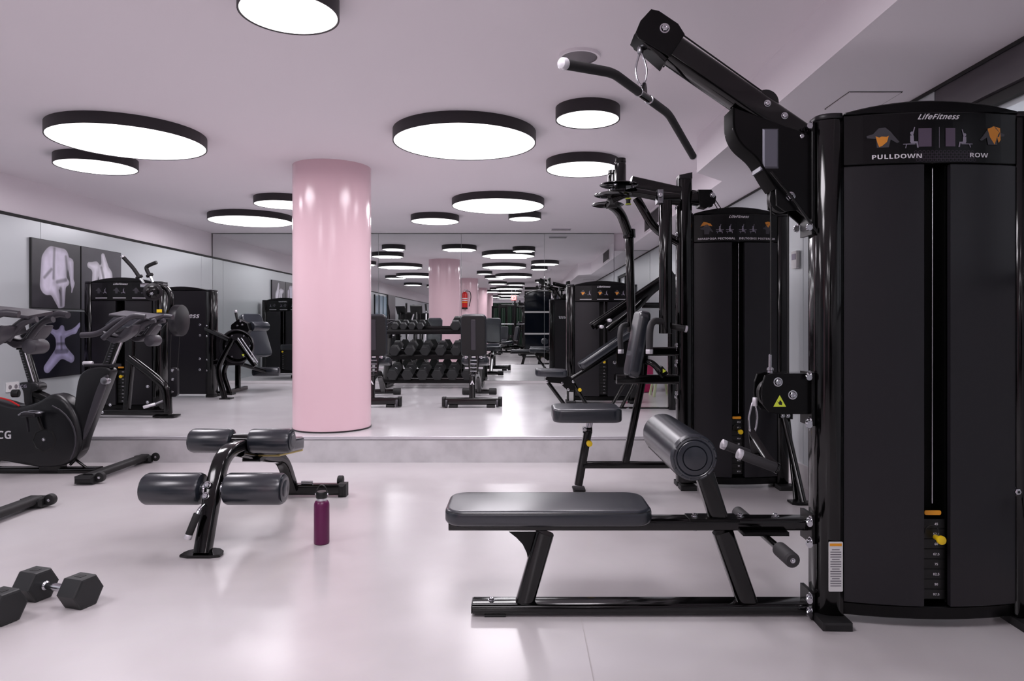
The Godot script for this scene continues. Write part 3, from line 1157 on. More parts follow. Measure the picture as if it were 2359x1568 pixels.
	part("end_cap", M.alloy, o)
	var eye := W(1483, 208, D)
	go()
	var bd := (L[3] - L[1]).normalized()
	slab(poly([[-0.022, -0.01], [0.022, -0.01], [0.016, 0.02], [0.006, 0.036], [-0.006, 0.036], [-0.016, 0.02]]), -0.005, 0.005, Transform3D(Basis(bd, Vector3.UP, bd.cross(Vector3.UP).normalized()), hang + Vector3(-0.004, 0.004, 0)), 0.001)
	part("eye_bracket", M.frame_flat, o)
	go()
	tube(snap_hook(W(1478, 196, D), W(1476, 122, D), 0.021), 0.0042, 8, true)
	part("snap_hook", M.chrome, o)
	go()
	lathe([[0, 0], [0.010, 0.0], [0.013, 0.008], [0.012, 0.022], [0.005, 0.034], [0, 0.034]], Transform3D(UPRIGHT, W(1475, 124, D)), 14)
	part("cable_stop", M.steel, o)
	# the close-grip handle, hanging from the low pulley
	o = thing("row_handle", "v-shaped row handle with grey grips hanging from the low pulley", "cable handle", W(1735, 1010, D))
	go()
	tube(snap_hook(W(1733, 1000, D), W(1737, 922, D), 0.016), 0.0038, 8, true)
	part("snap_hook", M.chrome, o)
	go()
	cyl(W(1738, 935, D), W(1740, 915, D), 0.010, 12, 0.003)
	part("cable_stop", M.alloy, o)
	for dz in [0.10, -0.10]:
		go()
		bar(fil([W(1731, 992, D), W(1737, 1010, D) + Vector3(0, 0, dz * 0.2), W(1752, 1045, D) + Vector3(0, 0, dz * 0.75), W(1768, 1062, D) + Vector3(0, 0, dz)], 0.02), 0.006, 0.026, 0.002, Vector3(0.8, 0.4, 0))
		part("handle_plate", M.frame, o)
		var ga := W(1690, 1036, D) + Vector3(0, 0, dz)
		var gb := W(1764, 1064, D) + Vector3(0, 0, dz)
		go()
		cyl(ga, gb, 0.0185, 18, 0.002)
		part("grip", M.grip, o)
		go()
		var dr := (ga - gb).normalized()
		cyl(ga, ga + dr * 0.018, 0.0195, 18, 0.003)
		part("end_cap", M.alloy, o)
		go()
		cyl(gb, gb - dr * 0.010, 0.0200, 18, 0.003)
		part("end_cap", M.frame, o)
	O = Vector3.ZERO

func snap_hook(bottom: Vector3, top: Vector3, w: float) -> Array:   # closed pear-shaped loop in the xy plane
	var out := []
	var c := bottom.lerp(top, 0.3)
	var l := (top - bottom).length()
	for k in 20:
		var a := TAU * k / 20.0
		var y := -cos(a)
		var half := w * (1.0 if y < 0 else lerpf(1.0, 0.55, y))
		out.append(bottom.lerp(top, 0.5 + 0.5 * y) + Vector3(sin(a) * half, 0, 0))
	return out

# ------------------------------------------------------------------ butterfly and rear deltoid station
func make_fly():
	var D := 4.5
	var o := thing("butterfly_machine", "black butterfly chest machine with overhead pivoting arms beside the step", "gym machine", Vector3(0.95, 0, -D))
	tower(o, Transform3D(Basis.IDENTITY, Vector3(1.425, 0, -4.55)), 0.74, 1.832, "fly", 0.0, 0.48)
	# tall upright that carries the arms
	go()
	bar([W(1576, 1108, 4.5), W(1576, 410, 4.5)], 0.085, 0.10, 0.035, Vector3.RIGHT)
	part("upright", M.frame, o)
	go()
	plate([[1561, 414], [1561, 406], [1591, 400], [1591, 414]], 4.5, -0.05, 0.05, 0.004)
	part("upright_cap", M.shroud, o)
	for y in [795, 832, 470, 540, 905]:
		bolt(o, W(1560, y, 4.45), Vector3.LEFT, 0.012)
		bolt(o, W(1558, y + 9, 4.48), Vector3.LEFT, 0.010)
	# boom to the pivots and its brace
	go()
	bar([W(1452, 422, D), W(1565, 447, D)], 0.09, 0.085, 0.014)
	part("boom", M.frame, o)
	go()
	bar(fil([W(1466, 456, D), W(1508, 528, D), W(1566, 560, D)], 0.08), 0.06, 0.05, 0.014)
	part("brace", M.frame, o)
	go()
	bar([W(1590, 456, D), W(1640, 462, D)], 0.085, 0.085, 0.014)
	part("rear_boom", M.frame, o)
	go()
	plate([[1604, 440], [1634, 440], [1645, 456], [1643, 470], [1626, 480], [1608, 478]], 4.5, -0.055, 0.055, 0.004)
	part("pulley_block", M.frame_flat, o)
	bolt(o, z_off(W(1636, 453, D), 0.056), Vector3.BACK, 0.012)
	for q in [[[1642, 462], [1655, 484]], [[1645, 456], [1662, 482]], [[1592, 438], [1606, 440]]]:
		go()
		tube([W(q[0][0], q[0][1], D), W(q[1][0], q[1][1], D)], 0.003, 6)
		part("cable", M.cable, o)
	# two arms, one on each side of the boom: pivot post, cams, elbow tube, forearm roller, grip
	var arms := [[-0.20, 1428.0, 380.0], [0.16, 1405.0, 412.0]]
	for k in 2:
		var dz: float = [0.17, -0.17][k]
		var pc := Vector3(0.625, 1.985, -D + dz)
		go()
		lathe([[0, -0.075], [0.036, -0.075], [0.036, 0.12], [0.034, 0.124], [0.034, 0.135], [0.036, 0.138], [0.034, 0.16], [0, 0.162]], Transform3D(UPRIGHT, pc), 24)
		part("pivot_post", M.frame, o)
		go()
		lathe([[0, 0.0], [0.115, 0.0], [0.122, 0.004], [0.115, 0.010], [0.0, 0.012]], Transform3D(UPRIGHT, pc + Vector3(-0.01, -0.012, 0)), 28)
		part("cam_disc", M.frame, o)
		go()
		lathe([[0, 0.0], [0.105, 0.0], [0.112, 0.004], [0.105, 0.010], [0.0, 0.012]], Transform3D(UPRIGHT, pc + Vector3(-0.035, -0.075, dz * 0.12)), 28)
		part("cam_disc", M.frame, o)
		for a in 3:
			bolt(o, pc + Vector3(0.08 * cos(a * 2.1 + k), -0.014, 0.08 * sin(a * 2.1 + k)), Vector3.DOWN, 0.010)
		go()
		lathe([[0, 0], [0.008, 0], [0.008, 0.02], [0.018, 0.022], [0.018, 0.030], [0.014, 0.034], [0.014, 0.055], [0.018, 0.058], [0.018, 0.064], [0, 0.064]], aim(pc + Vector3(0.045, -0.075, dz * 0.2), Vector3.DOWN), 16)
		var pin := part("range_pin", M.black_plastic, o)
		go()
		lathe([[0.0185, 0.0], [0.0185, 0.008]], aim(pc + Vector3(0.045, -0.097, dz * 0.2), Vector3.DOWN), 16)
		lathe([[0.0185, 0.0], [0.0185, 0.006]], aim(pc + Vector3(0.045, -0.133, dz * 0.2), Vector3.DOWN), 16)
		part("pin_ring", M.lime, pin)
	# far arm hangs forward, near arm is swung back to the upright
	go()
	tube(fil([W(1402, 468, 4.62), W(1418, 478, 4.66), W(1432, 495, 4.72), W(1449, 542, 4.80)], 0.05), 0.034, 16)
	part("arm_tube", M.frame, o)
	go()
	bx(W(1409, 470, 4.62), Vector3(0.07, 0.055, 0.09), 0.02)
	part("arm_knuckle", M.rubber, o)
	go()
	cyl(W(1449, 528, 4.80), W(1450, 548, 4.80), 0.044, 20, 0.004)
	part("arm_clamp", M.frame, o)
	go()
	cyl(W(1450, 548, 4.80), W(1455, 765, 4.80), 0.030, 20, 0.004)
	part("forearm_roller", M.frame, o)
	go()
	tube(fil([W(1446, 748, 4.80), W(1432, 750, 4.74), W(1428, 768, 4.70), W(1430, 806, 4.70)], 0.05), 0.019, 14)
	var gr := part("hand_grip", M.grip, o)
	go()
	cyl(W(1430, 804, 4.70), W(1430, 814, 4.70), 0.020, 14, 0.003)
	part("grip_tip", M.alloy, gr)
	go()
	tube(fil([W(1410, 459, 4.38), W(1452, 440, 4.36), W(1512, 452, 4.34)], 0.09), 0.028, 16)
	part("arm_tube", M.frame, o)
	go()
	bx(W(1519, 454, 4.34), Vector3(0.035, 0.085, 0.10), 0.012)
	part("arm_clamp", M.steel, o)
	bolt(o, z_off(W(1517, 453, 4.34), 0.05), Vector3.BACK, 0.012)
	go()
	bar([W(1522, 455, 4.34), W(1562, 459, 4.36)], 0.06, 0.075, 0.02)
	part("arm_stub", M.frame, o)
	go()
	cyl(W(1533, 462, 4.34), W(1533, 768, 4.34), 0.041, 24, 0.004)
	part("forearm_roller", M.frame, o)
	go()
	tube(fil([W(1524, 740, 4.32), W(1506, 738, 4.28), W(1497, 752, 4.24), W(1496, 806, 4.24)], 0.06), 0.0215, 14)
	gr = part("hand_grip", M.grip, o)
	go()
	cyl(W(1496, 804, 4.24), W(1496, 815, 4.24), 0.023, 14, 0.003)
	part("grip_tip", M.alloy, gr)
	go()
	cyl(W(1548, 752, 4.36), W(1580, 757, 4.30), 0.020, 14, 0.003)
	gr = part("rear_grip", M.rubber, o)
	go()
	cyl(W(1578, 757, 4.30), W(1583, 758, 4.30), 0.022, 14, 0.003)
	part("grip_tip", M.alloy, gr)
	# rails from the upright to the seat back
	go()
	bar([W(1480, 809, D), W(1562, 809, D)], 0.06, 0.058, 0.012)
	part("back_rail", M.frame, o)
	go()
	bar([W(1420, 873, D), W(1562, 873, D)], 0.06, 0.060, 0.012)
	part("back_rail", M.frame, o)
	go()
	tube(fil([W(1488, 832, 4.44), W(1504, 836, 4.42), W(1522, 856, 4.40)], 0.04), 0.020, 12)
	part("range_lever", M.frame, o)
	go()
	bx(W(1524, 856, 4.42), Vector3(0.05, 0.06, 0.07), 0.006, Basis(Vector3.BACK, 0.7))
	part("lever_block", M.frame_flat, o)
	var tp := W(1531, 854, 4.37)
	print_shape(o, poly([[0.012, 0.0], [-0.012, 0.014], [-0.012, -0.014]]), M.lime, func(u, v): return tp + Vector3(u, v, 0.0), "warning_sign")
	# seat back
	var bk := Basis(Vector3(0, 0, 1), Vector3(0.18, 0.984, 0), Vector3(-0.984, 0.18, 0))
	go()
	pad(W(1467, 792, D), Vector3(0.27, 0.44, 0.075), 0.05, 0.022, bk)
	part("backrest", M.vinyl, o)
	go()
	bar([W(1490, 735, D), W(1481, 870, D), W(1440, 1068, D)], 0.05, 0.046, 0.010, Vector3.RIGHT)
	part("backrest_post", M.frame, o)
	# seat on its telescopic post
	go()
	slab(rrect(0.44, 0.34, 0.06, 6), 0.0, 0.088, Transform3D(UPRIGHT, W(1349, 966, 4.45)), 0.018, 4, true)
	part("seat", M.vinyl, o)
	go()
	cyl(W(1360, 966, 4.5), W(1355, 996, 4.5), 0.021, 16)
	part("seat_stem", M.chrome, o)
	go()
	bx(W(1353, 990, 4.5), Vector3(0.06, 0.035, 0.06), 0.008)
	part("stem_clamp", M.frame, o)
	bolt(o, W(1347, 988, 4.46), Vector3.BACK, 0.010)
	go()
	bar([W(1355, 990, 4.5), W(1332, 1116, 4.5)], 0.06, 0.052, 0.012, Vector3.RIGHT)
	part("seat_post", M.frame, o)
	go()
	cyl(W(1357, 1020, 4.465), z_off(W(1357, 1020, 4.465), 0.04), 0.019, 18, 0.004)
	part("seat_knob", M.yellow, o)
	go()
	slab(rrect(0.085, 0.14, 0.02, 4), 0.0, 0.012, Transform3D(UPRIGHT, Vector3(0.377, 0.0, -4.52)), 0.002)
	part("foot_plate", M.frame, o)
	go()
	bar([W(1342, 1070, D), W(1562, 1070, D)], 0.06, 0.042, 0.012)
	part("base_beam", M.frame, o)
	# stay leg at the tower's far end
	go()
	tube([W(1806, 960, 4.42), W(1851, 1158, 4.17)], 0.020, 12)
	part("stay_leg", M.frame, o)
	go()
	bar([W(1814, 960, 4.46), W(1834, 1150, 4.25)], 0.03, 0.03, 0.006)
	part("stay_leg", M.frame, o)
	go()
	slab(poly([[-0.06, -0.03], [-0.03, -0.045], [0.06, -0.045], [0.06, 0.03], [0.02, 0.06], [-0.06, 0.05]]), 0.0, 0.014, Transform3D(UPRIGHT, Vector3(1.70, 0.0, -4.17)), 0.002)
	part("foot_plate", M.frame_flat, o)
	go()
	bx(W(1810, 955, 4.44), Vector3(0.07, 0.05, 0.07), 0.006)
	part("stay_bracket", M.frame_flat, o)
	bolt(o, z_off(W(1803, 957, 4.40), 0.0), Vector3.BACK, 0.010)
	bolt(o, z_off(W(1815, 957, 4.40), 0.0), Vector3.BACK, 0.010)
	O = Vector3.ZERO

# ------------------------------------------------------------------ incline press with a short tower, on the platform
func make_leg_press():
	var D := 7.2
	var o := thing("incline_press_machine", "black incline press machine with sloping grey pad on the platform", "gym machine", Vector3(0.85, PLAT, -7.4))
	tower(o, Transform3D(Basis.IDENTITY, Vector3(0.905, PLAT, -7.66)), 0.80, 1.33, "three", 0.0, 0.56)
	# sloping back pad on its rail
	var bs := Basis(Vector3(0, 0, 1), Vector3(0.826, 0.563, 0), Vector3(-0.563, 0.826, 0))
	go()
	pad(W(1400, 800, D), Vector3(0.28, 0.72, 0.075), 0.05, 0.022, bs)
	part("back_pad", M.vinyl, o)
	go()
	bar([W(1318, 872, D), W(1470, 775, D)], 0.06, 0.05, 0.010)
	part("pad_rail", M.frame, o)
	go()
	slab(rrect(0.33, 0.30, 0.06, 6), 0.0, 0.075, Transform3D(UPRIGHT * Basis(Vector3.UP, 0.04), W(1269, 866, D)), 0.018, 4, true)
	part("seat", M.vinyl, o)
	go()
	plate([[1256, 872], [1262, 864], [1310, 866], [1322, 876], [1324, 896], [1310, 900], [1300, 892], [1290, 882], [1262, 880]], D, -0.04, 0.04, 0.004)
	part("seat_bracket", M.frame_flat, o)
	for q in [[1260, 878], [1295, 882], [1320, 878], [1309, 896]]:
		bolt(o, z_off(W(q[0], q[1], D), 0.042), Vector3.BACK, 0.010)
	go()
	bar([W(1262, 880, D), W(1308, 942, D)], 0.045, 0.04, 0.010)
	part("front_leg", M.frame, o)
	go()
	bar([W(1318, 874, D), W(1352, 934, D)], 0.04, 0.04, 0.010)
	part("adjuster", M.frame, o)
	go()
	cyl(z_off(W(1335, 897, D), 0.02), z_off(W(1335, 897, D), 0.055), 0.019, 16, 0.004)
	part("adjuster_knob", M.yellow, o)
	go()
	bar([W(1415, 870, D), W(1500, 874, D)], 0.05, 0.09, 0.010)
	part("cross_rail", M.frame, o)
	for x in [[1438, 884, 1402, 945], [1462, 880, 1428, 945]]:
		go()
		tube([W(x[0], x[1], D), W(x[2], x[3], D)], 0.018, 10)
		part("rear_leg", M.frame, o)
	go()
	bar([W(1300, 943, D), W(1560, 943, D)], 0.06, 0.05, 0.010)
	part("base_beam", M.frame, o)
	bolt(o, z_off(W(1445, 940, D), 0.03), Vector3.BACK, 0.010)
	# sloping lever rails with pegs
	for dz in [0.14, -0.18]:
		go()
		bar([W(1366, 752, 7.0) + Vector3(0, 0, dz), W(1545, 632, 7.0) + Vector3(0, 0, dz)], 0.02, 0.075, 0.004, Vector3(-0.55, 0.83, 0))
		part("lever_rail", M.frame, o)
		for q in [[1380, 752], [1398, 738]]:
			go()
			cyl(W(q[0], q[1], 7.0) + Vector3(0, 0, dz), W(q[0], q[1], 7.0) + Vector3(0, 0, dz + 0.12), 0.018, 14, 0.003)
			part("weight_peg", M.alloy, o)
	go()
	bar(fil([W(1400, 760, 7.05), W(1470, 705, 7.05), W(1500, 670, 7.05), W(1545, 640, 7.05)], 0.1), 0.07, 0.07, 0.02)
	part("lever_beam", M.frame, o)
	go()
	bar([W(1480, 703, 7.3), W(1560, 703, 7.3)], 0.06, 0.06, 0.012)
	part("cross_beam", M.frame, o)
	go()
	bar([W(1548, 632, 7.1), W(1548, 942, 7.1)], 0.08, 0.08, 0.02, Vector3.RIGHT)
	part("rear_post", M.frame, o)
	go()
	bx(W(1436, 815, 7.15), Vector3(0.14, 0.28, 0.06), 0.01)
	part("pivot_plate", M.frame_flat, o)
	bolt(o, z_off(W(1415, 834, 7.15), 0.032), Vector3.BACK, 0.012)
	# label low on the tower
	var lp := Transform3D(Basis.IDENTITY, W(1316, 913, 7.645))
	go()
	slab(rrect(0.05, 0.10, 0.004), 0.0, 0.0012, lp)
	part("warning_label", M.label_white, o)
	O = Vector3.ZERO

# ------------------------------------------------------------------ biceps and triceps station on the platform, by the posters
func make_curl():
	var D := 6.86
	var at := Vector3(-4.02, PLAT, -D)
	var o := thing("arm_curl_machine", "black arm curl machine with raised twin handles in front of the posters", "gym machine", at)
	tower(o, Transform3D(Basis.IDENTITY, at), 0.79, 1.315, "plain", 0.0, 0.46)
	var d := 6.5
	go()
	bar([W(210, 948, d), W(392, 950, d)], 0.07, 0.055, 0.012)
	part("base_beam", M.frame, o)
	go()
	bx(W(384, 957, d), Vector3(0.20, 0.014, 0.14), 0.003)
	part("foot_plate", M.frame_flat, o)
	go()
	bar([W(303, 826, d), W(292, 944, d)], 0.06, 0.055, 0.012, Vector3.RIGHT)
	part("front_post", M.frame, o)
	go()
	bar([W(306, 735, d), W(303, 830, d)], 0.055, 0.05, 0.012, Vector3.RIGHT)
	part("pad_post", M.frame, o)
	go()
	bar(fil([W(298, 823, d), W(372, 880, d), W(385, 898, d), W(387, 952, d)], 0.16, 7), 0.075, 0.075, 0.03)
	part("seat_frame", M.frame, o)
	# arm pad and seat behind the bike's bars
	go()
	pad(W(318, 742, d), Vector3(0.52, 0.26, 0.07), 0.05, 0.02, Basis(Vector3.RIGHT, -1.05))
	part("arm_pad", M.vinyl, o)
	# cams and handles
	go()
	cyl(W(352, 672, 6.55), W(352, 672, 6.47), 0.085, 26, 0.006)
	part("cam", M.shroud, o)
	go()
	cyl(W(352, 672, 6.47), W(352, 672, 6.44), 0.060, 26, 0.004)
	part("cam_cover", M.frame, o)
	bolt(o, W(349, 676, 6.44), Vector3.BACK, 0.012)
	go()
	tube([W(326, 657, 6.5), W(360, 659, 6.5)], 0.024, 14)
	part("pivot_tube", M.chrome, o)
	for q in [[[331, 652], [322, 640], [308, 618], [284, 592]], [[352, 650], [346, 636], [336, 618], [340, 612], [361, 604]]]:
		var path := []
		for p in q:
			path.append(W(p[0], p[1], 6.5))
		go()
		tube(fil([path[0], path[1]], 0.02), 0.012, 10)
		part("handle_stem", M.chrome, o)
		go()
		tube(fil(path.slice(1), 0.05), 0.018, 12)
		var g := part("handle_grip", M.rubber, o)
		go()
		cyl(path[1], path[1] + (path[2] - path[1]).normalized() * 0.02, 0.034, 14, 0.005)
		part("grip_collar", M.rubber, g)
	go()
	cyl(W(285, 593, 6.5), W(282, 589, 6.5), 0.021, 12, 0.003)
	part("handle_tip", M.alloy, o)
	go()
	bar(fil([W(362, 656, 6.55), W(388, 664, 6.55), W(396, 690, 6.55), W(386, 732, 6.55)], 0.08), 0.05, 0.04, 0.012)
	part("lever_arm", M.frame, o)
	go()
	cyl(W(404, 738, 6.55), W(404, 738, 6.55) + Vector3(0.07, 0, 0.0), 0.150, 32, 0.006)
	part("large_cam", M.shroud, o)
	go()
	cyl(W(372, 733, 6.5), W(404, 735, 6.5), 0.016, 12)
	part("shaft", M.steel, o)
	for x in [382, 388, 394]:
		go()
		cyl(W(x, 734, 6.5), W(x + 3, 734, 6.5), 0.030, 14, 0.003)
		part("shaft_collar", M.frame, o)
	go()
	bx(W(367, 716, 6.46), Vector3(0.05, 0.03, 0.01), 0.003)
	part("cam_label", M.yellow, o)
	for q in [[[394, 770], [391, 850]], [[414, 772], [409, 850]], [[361, 690], [361, 720]]]:
		go()
		tube([W(q[0][0], q[0][1], 6.55), W(q[1][0], q[1][1], 6.55)], 0.0035, 6)
		part("cable", M.cable, o)
	go()
	slab(shift(rrect(0.085, 0.28, 0.03, 4), Vector2.ZERO), -0.02, 0.02, Transform3D(Basis.IDENTITY, W(401, 880, 6.6)), 0.003)
	part("pulley_bracket", M.shroud, o)
	for y in [853, 874, 902]:
		bolt(o, W(398, y, 6.575), Vector3.BACK, 0.011)
	for q in [[340, 733], [362, 733], [340, 890], [340, 926], [217, 932], [254, 932], [236, 949]]:
		bolt(o, W(q[0], q[1], 6.46), Vector3.BACK, 0.010)
	# step lever at the foot
	go()
	cyl(W(330, 938, 6.42), W(358, 930, 6.46), 0.016, 12, 0.003)
	part("foot_roller", M.alloy, o)
	go()
	tube([W(352, 932, 6.46), W(378, 922, 6.5)], 0.012, 8)
	part("foot_lever", M.steel, o)
	go()
	bx(W(356, 885, 6.6), Vector3(0.018, 0.26, 0.018), 0.003)
	part("lever_post", M.frame, o)
	O = Vector3.ZERO

# ------------------------------------------------------------------ seated leg machine that faces the mirror
func make_leg_extension():
	var at := Vector3(-4.13, PLAT, -8.42)
	var o := thing("leg_extension_machine", "black leg machine with round cam, its back panel turned from the mirror", "gym machine", at)
	tower(o, Transform3D(Basis(Vector3.UP, PI), at), 0.80, 1.30, "plain", 0.0, 0.5)
	var d := 8.1
	for y in [748, 772, 826, 851]:
		bolt(o, W(461, y, 8.105), Vector3.BACK, 0.012)
		bolt(o, W(476, y + 2, 8.20), Vector3.RIGHT, 0.010)
	# side arm and web
	go()
	bar([W(470, 755, 8.3), W(530, 783, 8.1)], 0.05, 0.05, 0.012)
	part("side_arm", M.frame, o)
	go()
	plate([[478, 762], [530, 786], [560, 800], [572, 822], [560, 840], [520, 842], [500, 826], [488, 800]], 8.35, -0.01, 0.01)
	part("web_plate", M.shroud, o)
	go()
	bar([W(468, 836, 8.3), W(520, 834, 8.3)], 0.06, 0.07, 0.012)
	part("seat_beam", M.frame, o)
	# legs
	go()
	bar(fil([W(537, 781, d), W(505, 838, d), W(502, 860, d), W(519, 922, d)], 0.10), 0.055, 0.060, 0.018, Vector3.RIGHT)
	part("leg", M.frame, o)
	go()
	bx(Vector3(W(522, 922, d).x, PLAT + 0.007, -d), Vector3(0.13, 0.014, 0.12), 0.003)
	part("foot_plate", M.frame_flat, o)
	go()
	bar(fil([W(522, 838, 8.6), W(514, 860, 8.6), W(530, 907, 8.6)], 0.08), 0.05, 0.055, 0.018, Vector3.RIGHT)
	part("leg", M.frame, o)
	go()
	bx(Vector3(W(530, 907, 8.6).x, PLAT + 0.007, -8.6), Vector3(0.10, 0.014, 0.12), 0.003)
	part("foot_plate", M.frame_flat, o)
	go()
	bar([W(482, 905, 8.5), W(515, 905, 8.5)], 0.05, 0.05, 0.01)
	part("floor_rail", M.frame, o)
	# cam disc
	go()
	lathe([[0, 0], [0.195, 0], [0.205, 0.008], [0.205, 0.052], [0.195, 0.06], [0, 0.06]], Transform3D(Basis.IDENTITY, W(548, 797, 8.30)), 40)
	part("cam_disc", M.shroud, o)
	go()
	lathe([[0.155, 0.0], [0.185, 0.0], [0.185, 0.006], [0.155, 0.006]], Transform3D(Basis.IDENTITY, W(548, 797, 8.24)), 40)
	part("cam_rim", M.frame, o)
	for a in 6:
		bolt(o, W(548, 797, 8.24) + Vector3(0.145 * cos(a * 1.05), 0.145 * sin(a * 1.05), 0), Vector3.BACK, 0.009)
	# link bar and shin lever
	go()
	bar([W(545, 784, 8.12), W(588, 843, 8.12)], 0.045, 0.055, 0.012)
	part("link_bar", M.frame, o)
	for dz in [-0.02, 0.02]:
		go()
		cyl(W(548, 782, 8.09) + Vector3(0.02 + dz, 0.02, 0), W(586, 838, 8.09) + Vector3(0.02 + dz, 0.02, 0), 0.007, 8)
		part("link_rod", M.chrome, o)
	var tp := W(560, 818, 8.07)
	print_shape(o, poly([[0.0, -0.016], [0.016, 0.012], [-0.016, 0.012]]), M.lime, func(u, v): return tp + Vector3(u, v, 0.0), "warning_sign")
	# thigh lever on top
	go()
	plate([[535, 756], [536, 748], [554, 734], [573, 744], [578, 760], [570, 770], [540, 766]], 8.35, -0.05, 0.05, 0.004)
	part("lever_head", M.frame_flat, o)
	for q in [[554, 740], [558, 748], [547, 750]]:
		bolt(o, W(q[0], q[1], 8.295), Vector3.BACK, 0.010)
	go()
	cyl(W(548, 744, 8.35), W(543, 718, 8.35), 0.016, 12, 0.003)
	var g := part("lever_grip", M.rubber, o)
	go()
	cyl(W(543.5, 720, 8.35), W(542.5, 714, 8.35), 0.018, 12, 0.003)
	part("grip_tip", M.alloy, g)
	go()
	cyl(W(578, 752, 8.4), W(578, 752, 8.4) + Vector3(0.10, 0, -0.25), 0.06, 20, 0.012)
	part("thigh_roller", M.vinyl, o)
	# seat and back facing the mirror
	go()
	pad(Vector3(-3.72, PLAT + 0.50, -8.95), Vector3(0.46, 0.42, 0.09), 0.06, 0.02, Basis(Vector3.RIGHT, -PI / 2 + 0.05))
	part("seat", M.vinyl, o)
	go()
	pad(Vector3(-3.45, PLAT + 0.74, -8.85), Vector3(0.36, 0.58, 0.08), 0.06, 0.02, Basis(Vector3.UP, 1.2) * Basis(Vector3.RIGHT, -0.35))
	part("backrest", M.vinyl, o)
	go()
	cyl(Vector3(-3.60, PLAT + 0.25, -9.15), Vector3(-3.25, PLAT + 0.25, -9.15), 0.06, 20, 0.012)
	part("shin_roller", M.vinyl, o)
	go()
	bar([Vector3(-3.72, PLAT + 0.44, -8.6), Vector3(-3.40, PLAT + 0.24, -9.15)], 0.05, 0.05, 0.01)
	part("shin_lever", M.frame, o)
	go()
	bar([Vector3(-3.72, PLAT + 0.03, -8.5), Vector3(-3.72, PLAT + 0.03, -9.2)], 0.06, 0.05, 0.01)
	part("base_beam", M.frame, o)
	go()
	bar([Vector3(-3.72, PLAT + 0.04, -8.95), Vector3(-3.72, PLAT + 0.46, -8.95)], 0.06, 0.06, 0.01, Vector3.RIGHT)
	part("seat_post", M.frame, o)
	O = Vector3.ZERO

# ------------------------------------------------------------------ spin bikes
func bpl(px: Array, z0: float, z1: float, bev := 0.01, segs := 3):
	plate2(px, 5.06, z0, z1, bev, segs)

func plate2(px: Array, d: float, z0: float, z1: float, bev: float, segs: int):
	var a := PackedVector2Array()
	for p in px:
		var q := W(p[0], p[1], d)
		a.append(Vector2(q.x, q.y))
	slab(smooth_poly(a), z0, z1, Transform3D(Basis.IDENTITY, Vector3(0, 0, -d)), bev, segs, true)

func smooth_poly(p: PackedVector2Array, rounds := 2) -> PackedVector2Array:
	for k in rounds:
		var out := PackedVector2Array()
		for i in p.size():
			var a := p[i]
			var b := p[(i + 1) % p.size()]
			out.append(a.lerp(b, 0.22))
			out.append(a.lerp(b, 0.78))
		p = out
	return p

